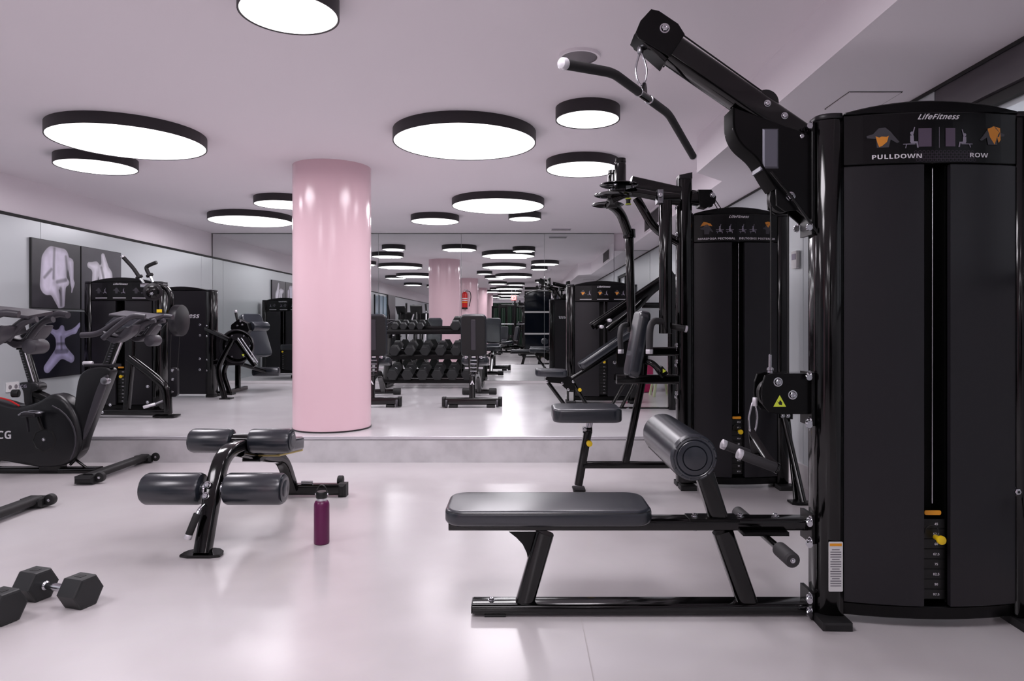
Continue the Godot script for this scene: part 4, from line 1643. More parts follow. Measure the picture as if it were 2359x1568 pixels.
func make_bikes():
	var D := 5.06
	var at := Vector3(-3.55, 0, -D)
	var o := thing("spin_bike", "dark spin bike with lettering on its housing, in front of the step", "exercise bike", at, "spin bikes in a row by the posters")
	# rails and feet
	go()
	bar([W(-130, 1083, D), W(215, 1083, D)], 0.10, 0.05, 0.016)
	part("base_rail", M.frame, o)
	for f in [[-3.03, 0.36], [-4.25, 0.30]]:
		var a := Vector3(f[0], 0.045, -D + f[1])
		var b := Vector3(f[0], 0.045, -D - f[1])
		go()
		bar([a, b], 0.085, 0.045, 0.02)
		part("stabiliser", M.rubber, o)
		for e in [a, b]:
			go()
			bx(e + Vector3(0, -0.012, 0), Vector3(0.13, 0.05, 0.12), 0.014)
			part("stabiliser_cap", M.black_plastic, o)
			var w: Vector3 = e + Vector3(0.085, 0.0, 0.0)
			go()
			cyl(w + Vector3(0, 0, 0.018), w - Vector3(0, 0, 0.018), 0.034, 20, 0.006)
			part("wheel", M.rubber, o)
			bolt(o, w + Vector3(0, 0, 0.019), Vector3.BACK, 0.007)
	# housing over flywheel and drive
	go()
	bpl([[-128, 985], [-110, 935], [-60, 912], [-10, 918], [40, 934], [80, 926], [120, 902], [150, 914], [174, 950], [188, 1002], [180, 1045], [150, 1068], [100, 1074], [50, 1066], [0, 1056], [-60, 1062], [-118, 1040]], -0.075, 0.075, 0.03, 3)
	var hs := part("drive_housing", M.bike_body, o)
	go()
	lathe([[0.080, 0.0], [0.092, 0.006], [0.080, 0.009], [0.076, 0.002], [0, 0.002]], Transform3D(Basis.IDENTITY, W(104, 1010, D) + Vector3(0, 0, 0.070)), 8)
	part("hub_cover", M.slot, hs)
	bolt(hs, W(103, 1008, D) + Vector3(0, 0, 0.074), Vector3.BACK, 0.009)
	go()
	var arc := []
	for k in 9:
		var a := -0.55 + 1.75 * k / 8.0
		arc.append(W(92, 1010, D) + Vector3(0.27 * cos(a), 0.27 * sin(a), 0.074))
	bar(arc, 0.012, 0.012, 0.004, Vector3.BACK)
	part("housing_trim", M.bike_grey, hs)
	go()
	var red := []
	for q in [[-100, 938], [-60, 914], [-10, 914], [20, 919], [46, 934]]:
		red.append(W(q[0], q[1], D) + Vector3(0, 0.006, 0.066))
	bar(fil(red, 0.08), 0.008, 0.012, 0.003)
	part("red_stripe", M.red, hs)
	letters(hs, "ICG", 0.058, M.print_white, func(u, v): return W(9, 998, D) + Vector3(u, v, 0.0765), "lettering", 0.0, true, 1.0)
	go()
	bx(W(108, 1078, D), Vector3(0.16, 0.10, 0.10), 0.012)
	part("front_mount", M.frame, o)
	go()
	bx(W(-80, 1066, D), Vector3(0.16, 0.12, 0.10), 0.012)
	part("rear_mount", M.frame, o)
	# fork and head
	go()
	bpl([[172, 880], [180, 858], [200, 846], [228, 842], [250, 848], [250, 862], [214, 950], [190, 1010], [184, 1040], [166, 1030], [162, 960], [168, 910]], -0.045, 0.045, 0.014, 3)
	part("front_fork", M.bike_body, o)
	go()
	bpl([[226, 868], [250, 858], [226, 922], [192, 1006], [186, 1012], [188, 985]], 0.030, 0.052, 0.006, 2)
	part("fork_blade", M.bike_grey, o)
	go()
	tube(fil([W(148, 1070, D), W(160, 1058, D), W(192, 1082, D)], 0.02), 0.010, 8)
	part("cable_stay", M.frame, o)
	# top tube and seat mast
	go()
	bar([W(58, 900, D), W(162, 948, D)], 0.085, 0.045, 0.012)
	part("top_tube", M.frame_flat, o)
	go()
	bpl([[52, 935], [50, 900], [42, 888], [40, 878], [84, 880], [86, 898], [68, 902], [72, 935]], -0.05, 0.05, 0.010, 2)
	part("seat_mast", M.bike_body, o)
	letters(o, "ICG", 0.022, M.print_grey, func(u, v): return W(50, 888, D) + Vector3(u, v, 0.0525), "lettering", 0.0, true, 1.2)
	go()
	bar([W(66, 886, D), W(42, 804, D)], 0.05, 0.062, 0.012, Vector3.RIGHT)
	var sp := part("seat_post", M.frame, o)
	go()
	for k in 11:
		bx(W(61 - 1.75 * k, 872 - 6 * k, D) + Vector3(-0.012, 0, 0.0262), Vector3(0.014, 0.002, 0.001), 0.0)
	part("scale_marks", M.print_grey, sp)
	go()
	bar([W(69, 878, D) + Vector3(0, 0, 0.02), W(49, 812, D) + Vector3(0, 0, 0.02)], 0.014, 0.010, 0.003, Vector3.RIGHT)
	part("post_rail", M.alloy, sp)
	go()
	cyl(W(44, 905, D) + Vector3(-0.03, 0, 0.02), W(44, 905, D) + Vector3(-0.075, 0, 0.03), 0.030, 14, 0.006)
	part("mast_knob", M.black_plastic, o)
	go()
	bx(W(44, 797, D), Vector3(0.10, 0.05, 0.07), 0.012)
	part("saddle_clamp", M.frame, o)
	go()
	slab(smooth_poly(poly([[-0.16, -0.085], [-0.16, 0.085], [-0.06, 0.085], [0.03, 0.03], [0.15, 0.02], [0.15, -0.02], [0.03, -0.03], [-0.06, -0.085]])), 0.0, 0.06, Transform3D(UPRIGHT, W(40, 790, D)), 0.02, 3, true)
	part("saddle", M.rubber, o)
	# crank and pedals
	for s in [1, -1]:
		go()
		bar([W(103, 985, D) + Vector3(0, 0, s * 0.085), W(94, 950, D) + Vector3(0, 0, s * 0.10)], 0.018, 0.030, 0.005, Vector3.RIGHT)
		part("crank_arm", M.frame, o)
		go()
		bx(W(94, 948, D) + Vector3(0, 0, s * 0.16), Vector3(0.10, 0.03, 0.09), 0.008)
		var pd := part("pedal", M.shroud, o)
		go()
		tube(fil([W(72, 948, D) + Vector3(0, 0, s * 0.13), W(84, 940, D) + Vector3(0.0, 0.0, s * 0.13), W(118, 944, D) + Vector3(0, 0, s * 0.13), W(118, 944, D) + Vector3(0, 0, s * 0.19), W(84, 940, D) + Vector3(0, 0, s * 0.19), W(72, 948, D) + Vector3(0, 0, s * 0.19)], 0.03), 0.006, 8)
		part("toe_cage", M.steel, pd)
		go()
		bar([W(90, 950, D) + Vector3(0, 0, s * 0.19), W(97, 985, D) + Vector3(0, 0, s * 0.20)], 0.022, 0.006, 0.002, Vector3.RIGHT)
		part("pedal_strap", M.shroud, pd)
	# handlebar post
	go()
	bar([W(232, 850, D), W(262, 772, D)], 0.055, 0.066, 0.012, Vector3.RIGHT)
	var hp := part("handlebar_post", M.frame, o)
	go()
	for k in 8:
		bx(W(238 + 2.4 * k, 832 - 6 * k, D) + Vector3(0, 0, 0.0285), Vector3(0.016, 0.002, 0.001), 0.0)
	part("scale_marks", M.print_grey, hp)
	go()
	bar([W(240, 840, D) + Vector3(0.028, 0, 0.022), W(264, 778, D) + Vector3(0.028, 0, 0.022)], 0.012, 0.008, 0.003, Vector3.RIGHT)
	part("post_rail", M.alloy, hp)
	go()
	bx(W(222, 841, D), Vector3(0.24, 0.02, 0.08), 0.006)
	part("resistance_lever", M.shroud, o)
	go()
	cyl(W(188, 838, D) + Vector3(-0.02, 0.006, 0.02), W(188, 838, D) + Vector3(0.05, 0.006, 0.02), 0.016, 12, 0.004)
	part("lever_tip", M.alloy, o)
	go()
	cyl(W(240, 875, D) + Vector3(0, 0, 0.03), W(240, 875, D) + Vector3(0, 0, 0.08), 0.028, 10, 0.004)
	part("post_knob", M.steel, o)
	# handlebar: side bars, horns, bottle trays, console
	go()
	bx(W(275, 765, D), Vector3(0.26, 0.045, 0.10), 0.016, Basis(Vector3.BACK, 0.28))
	part("handlebar_stem", M.bike_grey, o)
	for s in [1, -1]:
		var z: float = s * 0.16
		go()
		tube(fil([W(205, 771, D) + Vector3(0, 0, z), W(245, 769, D) + Vector3(0, 0, z), W(285, 738, D) + Vector3(0, 0, z * 0.95), W(301, 735, D) + Vector3(0, 0, z * 0.95)], 0.08), 0.020, 12)
		part("handlebar_grip", M.bike_grey, o)
		go()
		tube(fil([W(261, 778, D) + Vector3(0, 0, z * 1.25), W(306, 742, D) + Vector3(0, 0, z * 1.3), W(331, 726, D) + Vector3(0, 0, z * 1.3), W(354, 730, D) + Vector3(0, 0, z * 1.2)], 0.07), 0.019, 12)
		part("horn_grip", M.bike_grey, o)
		go()
		tube(fil([W(309, 772, D) + Vector3(0, 0, z * 0.5), W(333, 742, D) + Vector3(0, 0, z * 0.45), W(355, 738, D) + Vector3(0, 0, z * 0.4)], 0.06), 0.017, 12)
		part("aero_grip", M.bike_grey, o)
		# cup: a scooped tray
		go()
		slab(smooth_poly(poly([[-0.105, 0.03], [-0.09, -0.03], [-0.02, -0.075], [0.09, -0.01], [0.125, 0.06], [0.112, 0.068], [0.085, 0.045], [0.06, 0.052], [0.01, -0.02], [-0.045, -0.01]])), -0.055, 0.055, Transform3D(Basis.IDENTITY, W(290, 768, D) + Vector3(0, 0, z * 0.9)), 0.010, 2, true)
		part("bottle_tray", M.bike_grey, o)
	go()
	bx(W(301, 726, D) + Vector3(0, 0.0, 0), Vector3(0.30, 0.018, 0.20), 0.008, Basis(Vector3.BACK, -0.10) * Basis(Vector3.RIGHT, 0.15))
	part("console", M.bike_grey, o)
	go()
	cyl(W(339, 784, D) + Vector3(0, 0, 0.06), W(339, 784, D) - Vector3(0, 0, 0.06), 0.042, 20, 0.014)
	part("light_dome", M.bike_grey, o)
	# the nearer bike of the row, mostly out of the frame
	o.position.x += 0.045
	copy(o, at + Vector3(0.115, 0, 1.32), 0.0, "spin bike with dark handlebars beside the hex dumbbells")
	O = Vector3.ZERO

# ------------------------------------------------------------------ sit-up bench with foam rollers
func make_roman_chair():
	var o := thing("sit_up_bench", "black curved sit-up bench with foam rollers beside the purple bottle", "exercise bench", Vector3(-1.515, 0, -3.25))
	go()
	slab(smooth_poly(poly([[-0.095, -0.05], [0.095, -0.05], [0.095, 0.02], [0.05, 0.07], [-0.05, 0.07], [-0.095, 0.02]]), 1), 0.0, 0.014, Transform3D(UPRIGHT, Vector3(-1.515, 0, -3.245)), 0.003)
	part("foot_plate", M.frame, o)
	var P0 := Vector3(-1.515, 0.01, -3.24)
	var P1 := Vector3(-1.515, 0.30, -3.36)
	var P2 := Vector3(-1.515, 0.445, -3.47)
	var P3 := Vector3(-1.515, 0.445, -3.72)
	go()
	bar(fil([P0, P1, P2, P3], 0.16, 8), 0.075, 0.065, 0.016, Vector3.BACK)
	part("front_post", M.frame, o)
	bolt(o, Vector3(-1.532, 0.315, -3.328), Vector3(0, 0.3, 1), 0.012)
	bolt(o, Vector3(-1.532, 0.265, -3.31), Vector3(0, 0.3, 1), 0.012)
	# lower rollers
	go()
	cyl(Vector3(-1.70, 0.285, -3.37), Vector3(-1.33, 0.285, -3.37), 0.020, 14)
	part("roller_rod", M.chrome, o)
	for s in [-1, 1]:
		var xa: float = -1.515 + s * 0.055
		var xb: float = -1.515 + s * 0.345
		foam(o, Vector3(xa, 0.285, -3.37), Vector3(xb, 0.285, -3.37), 0.078)
		go()
		cyl(Vector3(-1.515 + s * 0.036, 0.285, -3.37), Vector3(xa, 0.285, -3.37), 0.034, 18, 0.004)
		part("roller_collar", M.chrome, o)
	# upper rollers
	for s in [-1, 1]:
		foam(o, Vector3(-1.525 + s * 0.045, 0.462, -3.72), Vector3(-1.525 + s * 0.275, 0.462, -3.72), 0.066)
	go()
	cyl(Vector3(-1.60, 0.462, -3.72), Vector3(-1.45, 0.462, -3.72), 0.040, 16)
	part("roller_hub", M.frame, o)
	# back pad behind the rollers
	var pb := Basis(Vector3.RIGHT, -PI / 2 - 0.11)
	go()
	pad(Vector3(-1.495, 0.385, -4.02), Vector3(0.31, 0.44, 0.08), 0.045, 0.018, pb)
	var bp := part("back_pad", M.vinyl, o)
	go()
	bx(Vector3(-1.495, 0.341, -4.02), Vector3(0.285, 0.41, 0.012), 0.003, pb)
	part("pad_board", M.ply, bp)
	# spine and rear leg
	go()
	bar(fil([Vector3(-1.515, 0.42, -3.65), Vector3(-1.50, 0.315, -4.0), Vector3(-1.475, 0.28, -4.20), Vector3(-1.455, 0.05, -4.33)], 0.10, 7), 0.07, 0.06, 0.014)
	part("spine", M.frame, o)
	go()
	bx(Vector3(-1.50, 0.345, -3.86), Vector3(0.10, 0.02, 0.16), 0.006)
	part("pad_bracket", M.frame_flat, o)
	go()
	bar([Vector3(-1.78, 0.045, -4.36), Vector3(-1.16, 0.045, -4.36)], 0.07, 0.07, 0.016)
	part("rear_foot", M.frame, o)
	for x in [-1.80, -1.14]:
		go()
		bx(Vector3(x, 0.042, -4.36), Vector3(0.05, 0.084, 0.09), 0.014)
		part("foot_cap", M.rubber, o)
	go()
	cyl(Vector3(-1.19, 0.085, -4.42), Vector3(-1.155, 0.085, -4.42), 0.032, 18, 0.005)
	part("wheel", M.rubber, o)
	go()
	cyl(Vector3(-1.40, 0.09, -4.34), Vector3(-1.33, 0.09, -4.34), 0.012, 10)
	part("axle_bolt", M.steel, o)
	# adjusting lever
	go()
	tube(fil([Vector3(-1.53, 0.225, -3.29), Vector3(-1.536, 0.215, -3.25), Vector3(-1.54, 0.185, -3.233)], 0.03), 0.009, 8)
	part("lever_stem", M.chrome, o)
	go()
	cyl(Vector3(-1.537, 0.20, -3.236), Vector3(-1.568, 0.105, -3.215), 0.017, 14, 0.003)
	var lv := part("lever_grip", M.rubber, o)
	go()
	cyl(Vector3(-1.567, 0.108, -3.2155), Vector3(-1.573, 0.086, -3.211), 0.018, 14, 0.004)
	part("grip_tip", M.alloy, lv)
	O = Vector3.ZERO

func foam(o: Node, a: Vector3, b: Vector3, r: float):
	var l := (b - a).length()
	go()
	lathe([[0.0, 0.0], [r * 0.72, 0.0], [r * 0.93, 0.007], [r, 0.020], [r, l - 0.020], [r * 0.93, l - 0.007], [r * 0.72, l], [0, l]], aim(a, b - a), 32)
	var f := part("foam_roller", M.vinyl, o)
	go()
	lathe([[r * 0.80, l - 0.006], [r * 0.84, l + 0.001], [r * 0.70, l + 0.004], [r * 0.55, l + 0.003], [r * 0.5, l + 0.006], [0.0, l + 0.007]], aim(a, b - a), 28)
	part("end_disc", M.vinyl, f)

# ------------------------------------------------------------------ bottle, dumbbells
func make_loose():
	var o := thing("water_bottle", "purple water bottle with black loop cap standing on the floor", "bottle", Vector3(-1.002, 0, -3.42))
	var up := Transform3D(UPRIGHT, O)
	go()
	lathe([[0, 0.0], [0.034, 0.0], [0.0375, 0.004], [0.0378, 0.010], [0.0378, 0.192], [0.0365, 0.202], [0.031, 0.212], [0.026, 0.216], [0, 0.216]], up, 36)
	part("body", M.bottle, o)
	go()
	lathe([[0.0255, 0.214], [0.0255, 0.228], [0.023, 0.230]], up, 28)
	part("neck_ring", M.chrome, o)
	go()
	lathe([[0.0, 0.228], [0.027, 0.228], [0.0285, 0.232], [0.0285, 0.254], [0.026, 0.260], [0.0, 0.262]], up, 28)
	var cap := part("cap", M.black_plastic, o)
	go()
	var lp := []
	for k in 13:
		var a := PI * k / 12.0
		lp.append(O + Vector3(0.028 * cos(a), 0.246 + 0.046 * sin(a), 0))
	bar(lp, 0.010, 0.004, 0.0015, Vector3.RIGHT)
	part("carry_loop", M.black_plastic, cap)
	for s in [-1, 1]:
		go()
		cyl(O + Vector3(s * 0.027, 0.246, 0), O + Vector3(s * 0.032, 0.246, 0), 0.006, 12, 0.001)
		part("loop_rivet", M.chrome, cap)
	# two hex dumbbells
	var d1 := dumbbell("black hex dumbbell on the floor with its chrome handle showing", Vector3(-1.835, 0, -2.70), 0.30, 1.0, "")
	copy(d1, Vector3(-2.03, 0, -2.555), -0.30, "black hex dumbbell on the floor with only one head showing")

func hexagon(w: float) -> PackedVector2Array:   # flat side down; w across flats
	var a := PackedVector2Array()
	for k in 6:
		a.append(Vector2.from_angle(PI / 3 * k) * w / sqrt(3.0))
	return a

func dumbbell(label: String, at: Vector3, turn: float, k: float, group: String) -> Node3D:
	var o := thing("hex_dumbbell", label, "dumbbell", at, group)
	O = Vector3.ZERO
	var w := 0.115 * k
	var hl := 0.095 * k
	var gap := 0.070 * k
	for s in [-1, 1]:
		go()
		var c := Vector3(s * (gap + hl / 2), w / 2, 0)
		slab(hexagon(w), -hl / 2, hl / 2, Transform3D(Basis(Vector3(0, 0, -s), Vector3.UP, Vector3(s, 0, 0)), c), 0.009 * k, 2)
		var h := part("head", M.hex_rubber, o)
		go()
		bx(c + Vector3(0, w / 2 + 0.0004, 0), Vector3(0.034, 0.0016, 0.024) * k, 0.0)
		part("weight_mark", M.rubber, h)
	go()
	lathe([[0.018 * k, 0], [0.018 * k, 0.008], [0.0125 * k, 0.014], [0.0145 * k, gap * 0.6], [0.0155 * k, gap], [0.0145 * k, gap * 1.4], [0.0125 * k, gap * 2 - 0.014], [0.018 * k, gap * 2 - 0.008], [0.018 * k, gap * 2]], aim(Vector3(-gap, w / 2, 0), Vector3.RIGHT), 20)
	part("handle", M.chrome, o)
	o.rotation.y = -turn
	return o

# ------------------------------------------------------------------ adjustable benches on the platform (backs towards the room)
func make_benches():
	var o := thing("adjustable_bench", "black adjustable bench with upright back, in front of the dumbbell rack", "exercise bench", Vector3(-0.53, PLAT, -7.93))
	O = Vector3.ZERO
	# front foot with wheels
	go()
	bar([Vector3(-0.29, 0.065, 0.63), Vector3(0.29, 0.065, 0.63)], 0.075, 0.075, 0.014)
	part("front_foot", M.frame, o)
	for s in [-1, 1]:
		go()
		bx(Vector3(s * 0.30, 0.06, 0.63), Vector3(0.04, 0.10, 0.10), 0.012)
		part("foot_cap", M.rubber, o)
		go()
		cyl(Vector3(s * 0.27 - 0.012, 0.045, 0.685), Vector3(s * 0.27 + 0.012, 0.045, 0.685), 0.040, 20, 0.005)
		part("wheel", M.bike_grey, o)
		go()
		bx(Vector3(s * 0.20, 0.012, 0.64), Vector3(0.09, 0.025, 0.07), 0.006)
		part("foot_pad", M.rubber, o)
	go()
	bar([Vector3(0, 0.09, 0.62), Vector3(0, 0.32, 0.58)], 0.065, 0.065, 0.012, Vector3.RIGHT)
	var fp := part("front_post", M.frame, o)
	print_shape(fp, poly([[0.0, 0.028], [0.024, -0.018], [0.010, -0.018], [0.0, 0.004], [-0.010, -0.018], [-0.024, -0.018]]), M.print_white, func(u, v): return Vector3(u, 0.26 + v, 0.628 - v * 0.17), "printed_mark")
	go()
	bar(fil([Vector3(0, 0.30, 0.60), Vector3(0, 0.33, 0.30), Vector3(0, 0.30, -0.2), Vector3(0, 0.05, -0.62)], 0.15), 0.06, 0.07, 0.012)
	part("spine", M.frame, o)
	go()
	bar([Vector3(-0.20, 0.045, -0.63), Vector3(0.20, 0.045, -0.63)], 0.06, 0.06, 0.012)
	part("rear_foot", M.frame, o)
	for s in [-1, 1]:
		go()
		cyl(Vector3(s * 0.12, 0.045, -0.63), Vector3(s * 0.215, 0.045, -0.63), 0.040, 16, 0.006)
		part("foot_sleeve", M.rubber, o)
	# back pad
	var bb := Basis(Vector3.RIGHT, 0.16)
	go()
	pad(Vector3(0, 0.76, 0.40), Vector3(0.285, 0.48, 0.07), 0.05, 0.024, bb)
	part("backrest", M.vinyl, o)
	go()
	pad(Vector3(0, 0.76, 0.445), Vector3(0.265, 0.45, 0.03), 0.04, 0.01, bb)
	var bs := part("back_shell", M.rubber, o)
	go()
	slab(rrect(0.055, 0.34, 0.012), 0.0, 0.012, Transform3D(bb, Vector3(0.0, 0.77, 0.46)), 0.004)
	part("grip_channel", M.bike_grey, bs)
	# seat and hinge
	go()
	pad(Vector3(0, 0.46, 0.06), Vector3(0.30, 0.36, 0.085), 0.05, 0.024, Basis(Vector3.RIGHT, -PI / 2 - 0.12))
	part("seat", M.vinyl, o)
	go()
	bar([Vector3(-0.09, 0.525, 0.40), Vector3(0.09, 0.525, 0.40)], 0.03, 0.02, 0.005)
	part("hinge_bar", M.alloy, o)
	for s in [-1, 1]:
		bolt(o, Vector3(s * 0.085, 0.525, 0.416), Vector3.BACK, 0.012)
		go()
		bar([Vector3(s * 0.045, 0.58, 0.41), Vector3(s * 0.03, 0.34, 0.44)], 0.02, 0.04, 0.006, Vector3.RIGHT)
		part("ladder_strut", M.frame, o)
	for k in 4:
		go()
		cyl(Vector3(-0.035, 0.37 + 0.04 * k, 0.44), Vector3(0.035, 0.37 + 0.04 * k, 0.44), 0.008, 8)
		part("ladder_rung", M.steel, o)
	go()
	bar([Vector3(-0.10, 0.40, 0.36), Vector3(0.10, 0.40, 0.36)], 0.03, 0.02, 0.005)
	part("seat_bar", M.alloy, o)
	copy(o, Vector3(-1.67, PLAT, -7.93), 0.10, "black adjustable bench with upright back, half hidden behind the pink column")
	O = Vector3.ZERO

# ------------------------------------------------------------------ three-tier dumbbell rack against the mirror
func make_rack():
	var at := Vector3(-1.24, PLAT, -9.72)
	var o := thing("dumbbell_rack", "black three-tier rack of hex dumbbells against the mirror", "dumbbell rack", at)
	O = Vector3.ZERO
	var tiers := [[0.15, 0.18], [0.47, 0.02], [0.82, -0.14]]
	for s in [-1, 1]:
		go()
		bar([Vector3(s * 0.66, 0.05, 0.24), Vector3(s * 0.66, 0.88, -0.20)], 0.05, 0.07, 0.010, Vector3.RIGHT)
		part("side_frame", M.frame_flat, o)
		go()
		bar([Vector3(s * 0.66, 0.03, 0.30), Vector3(s * 0.66, 0.03, -0.28)], 0.07, 0.05, 0.010)
		part("foot", M.frame_flat, o)
		go()
		bar([Vector3(s * 0.66, 0.05, -0.22), Vector3(s * 0.66, 0.60, -0.06)], 0.04, 0.05, 0.010, Vector3.RIGHT)
		part("rear_strut", M.frame_flat, o)
	for t in tiers:
		for dz in [0.115, -0.115]:
			go()
			var ry: float = t[0] - 0.045 if dz > 0 else t[0] + 0.005
			bar([Vector3(-0.68, ry, t[1] + dz), Vector3(0.68, ry, t[1] + dz)], 0.014, 0.065, 0.004)
			part("shelf_rail", M.frame_flat, o)
	# dumbbells lie across the rails, heads towards the room
	var proto := {}
	var n := 0
	var rows := [
		[0, 1.25, [-0.53, -0.325, -0.12, 0.085, 0.29, 0.495]],
		[1, 1.15, [-0.54, -0.325, -0.11, 0.105, 0.32, 0.535]],
		[2, 0.80, [-0.57, -0.45, -0.33, -0.21]],
		[2, 1.15, [0.30, 0.53]]]
	var what := ["large black hex dumbbell on the bottom tier of the rack", "black hex dumbbell on the middle tier of the rack", "small hex dumbbell on the rack's top tier near the pink column", "hex dumbbell beside the bench back on the rack's top tier"]
	for i in rows.size():
		var r: Array = rows[i]
		var t: Array = tiers[r[0]]
		var k: float = r[1]
		var first: Node3D = null
		for x in r[2]:
			var pos := at + Vector3(x, t[0] + 0.015, t[1])
			if first == null:
				first = dumbbell(what[i], pos, 0.0, k, "hex dumbbells on the rack")
				first.rotation = Vector3(0, PI / 2, 0.22)
			else:
				copy(first, pos, PI / 2).rotation = Vector3(0, PI / 2, 0.22)
			n += 1
	O = Vector3.ZERO

# ------------------------------------------------------------------ posters on the left wall
func cap_d(p: Vector2, a: Vector2, b: Vector2, ra: float, rb: float) -> float:
	var t := clampf((p - a).dot(b - a) / maxf((b - a).length_squared(), 1e-6), 0.0, 1.0)
	return (p - a.lerp(b, t)).length() - lerpf(ra, rb, t)

func figure_print(limbs: Array, folds: Array, ground: Color, skin: Color) -> ImageTexture:
	var n := 192
	var img := Image.create(n, n, false, Image.FORMAT_RGB8)
	var ns := FastNoiseLite.new()
	ns.seed = 5
	ns.frequency = 0.035
	for j in n:
		for i in n:
			var p := Vector2((i + 0.5) / n, (j + 0.5) / n)
			var d := 9.0
			for l in limbs:
				var e := cap_d(p, l[0], l[1], l[2], l[3])
				var h := clampf(0.5 + 0.5 * (d - e) / 0.05, 0.0, 1.0)
				d = lerpf(d, e, h) - 0.05 * h * (1.0 - h)
			var c := ground * (1.0 + 0.10 * ns.get_noise_2d(i * 0.4, j * 0.4))
			if d < 0.01:
				var tone := 0.80 + 0.20 * smoothstep(0.0, 0.09, -d) + 0.06 * ns.get_noise_2d(i, j * 0.5)
				for f in folds:
					tone *= lerpf(0.66, 1.0, smoothstep(-0.004, 0.035, cap_d(p, f[0], f[1], f[2], f[3])))
				c = Color(skin.r * tone, skin.g * tone, skin.b * tone).lerp(c, smoothstep(-0.006, 0.006, d))
			img.set_pixel(i, j, c)
	return ImageTexture.create_from_image(img)

func V(x: float, y: float) -> Vector2:
	return Vector2(x, y)

func make_posters():
	var zs := [-6.36, -7.08, -7.80]
	var ys := [[1.245, 1.905], [0.575, 1.225]]
	var dark := Color(0.235, 0.23, 0.25)
	var skin := Color(0.90, 0.88, 0.95)
	var bent := figure_print(
		[[V(0.40, 0.22), V(0.62, 0.20), 0.15, 0.12], [V(0.34, 0.30), V(0.30, 0.66), 0.16, 0.15], [V(0.55, 0.30), V(0.55, 0.55), 0.18, 0.14], [V(0.78, 0.28), V(0.82, 0.62), 0.07, 0.03], [V(0.84, 0.60), V(0.81, 0.74), 0.03, 0.012], [V(0.42, 0.70), V(0.55, 0.96), 0.10, 0.045], [V(0.62, 0.55), V(0.62, 0.95), 0.07, 0.035], [V(0.55, 0.62), V(0.70, 0.60), 0.06, 0.05]],
		[[V(0.44, 0.10), V(0.42, 0.55), 0.006, 0.006], [V(0.24, 0.55), V(0.38, 0.42), 0.006, 0.006], [V(0.50, 0.60), V(0.68, 0.56), 0.012, 0.012], [V(0.57, 0.70), V(0.58, 0.95), 0.01, 0.01], [V(0.68, 0.20), V(0.72, 0.50), 0.006, 0.006]], dark, skin)
	var torso := figure_print(
		[[V(0.18, 0.28), V(0.34, 0.30), 0.05, 0.09], [V(0.34, 0.30), V(0.30, 0.62), 0.08, 0.06], [V(0.30, 0.62), V(0.34, 1.0), 0.06, 0.10], [V(0.52, 0.10), V(0.62, 0.45), 0.05, 0.13], [V(0.50, 0.35), V(0.60, 1.0), 0.10, 0.10], [V(0.66, 0.40), V(0.66, 1.0), 0.10, 0.09]],
		[[V(0.48, 0.30), V(0.58, 0.62), 0.01, 0.01], [V(0.40, 0.60), V(0.44, 1.0), 0.02, 0.03]], Color(0.30, 0.295, 0.32), Color(0.92, 0.91, 0.95))
	var leap := figure_print(
		[[V(0.55, 0.36), V(0.58, 0.60), 0.09, 0.10], [V(0.60, 0.26), V(0.60, 0.30), 0.05, 0.05], [V(0.50, 0.36), V(0.30, 0.25), 0.05, 0.035], [V(0.66, 0.36), V(0.88, 0.30), 0.05, 0.04], [V(0.88, 0.30), V(0.99, 0.20), 0.04, 0.03], [V(0.54, 0.64), V(0.30, 0.86), 0.10, 0.075], [V(0.64, 0.64), V(0.80, 0.74), 0.10, 0.07]],
		[[V(0.48, 0.62), V(0.70, 0.62), 0.02, 0.02], [V(0.58, 0.40), V(0.59, 0.58), 0.006, 0.006], [V(0.50, 0.50), V(0.68, 0.50), 0.005, 0.005]], Color(0.10, 0.10, 0.135), Color(0.70, 0.68, 0.82))
	var curled := figure_print(
		[[V(0.40, 0.40), V(0.60, 0.62), 0.18, 0.16], [V(0.30, 0.70), V(0.72, 0.80), 0.10, 0.08]],
		[[V(0.40, 0.60), V(0.62, 0.50), 0.01, 0.01]], Color(0.12, 0.12, 0.15), Color(0.60, 0.58, 0.72))
	var prints := [[bent, leap], [torso, curled]]
	var labels := [["black and white poster of a pale bent-over figure", "dark poster of a leaping bare-chested figure, lower row"], ["black and white poster of a pale bare back, behind the twin handles", "dark poster of a curled figure hidden behind the arm curl machine"]]
	for i in 2:
		for j in 2:
			var za: float = zs[i] - 0.006
			var zb: float = zs[i + 1] + 0.006
			var ya: float = ys[j][0]
			var yb: float = ys[j][1]
			var o := thing("poster", labels[i][j], "poster", Vector3(LEFT, ya, (za + zb) / 2), "figure posters on the left wall")
			go()
			bx(Vector3(LEFT + 0.011, (ya + yb) / 2, (za + zb) / 2), Vector3(0.022, yb - ya, za - zb), 0.002)
			part("mount", M.poster_edge, o)
			var m := StandardMaterial3D.new()
			m.resource_name = "figure_print"
			m.albedo_texture = prints[i][j]
			m.roughness = 0.35
			var q := QuadMesh.new()
			q.size = Vector2(za - zb - 0.012, yb - ya - 0.012)
			q.material = m
			var mi := MeshInstance3D.new()
			mi.name = "print"
			mi.mesh = q
			o.add_child(mi)
			mi.position = Vector3(0.0230, (yb - ya) / 2, 0)
			mi.rotation.y = PI / 2
	O = Vector3.ZERO

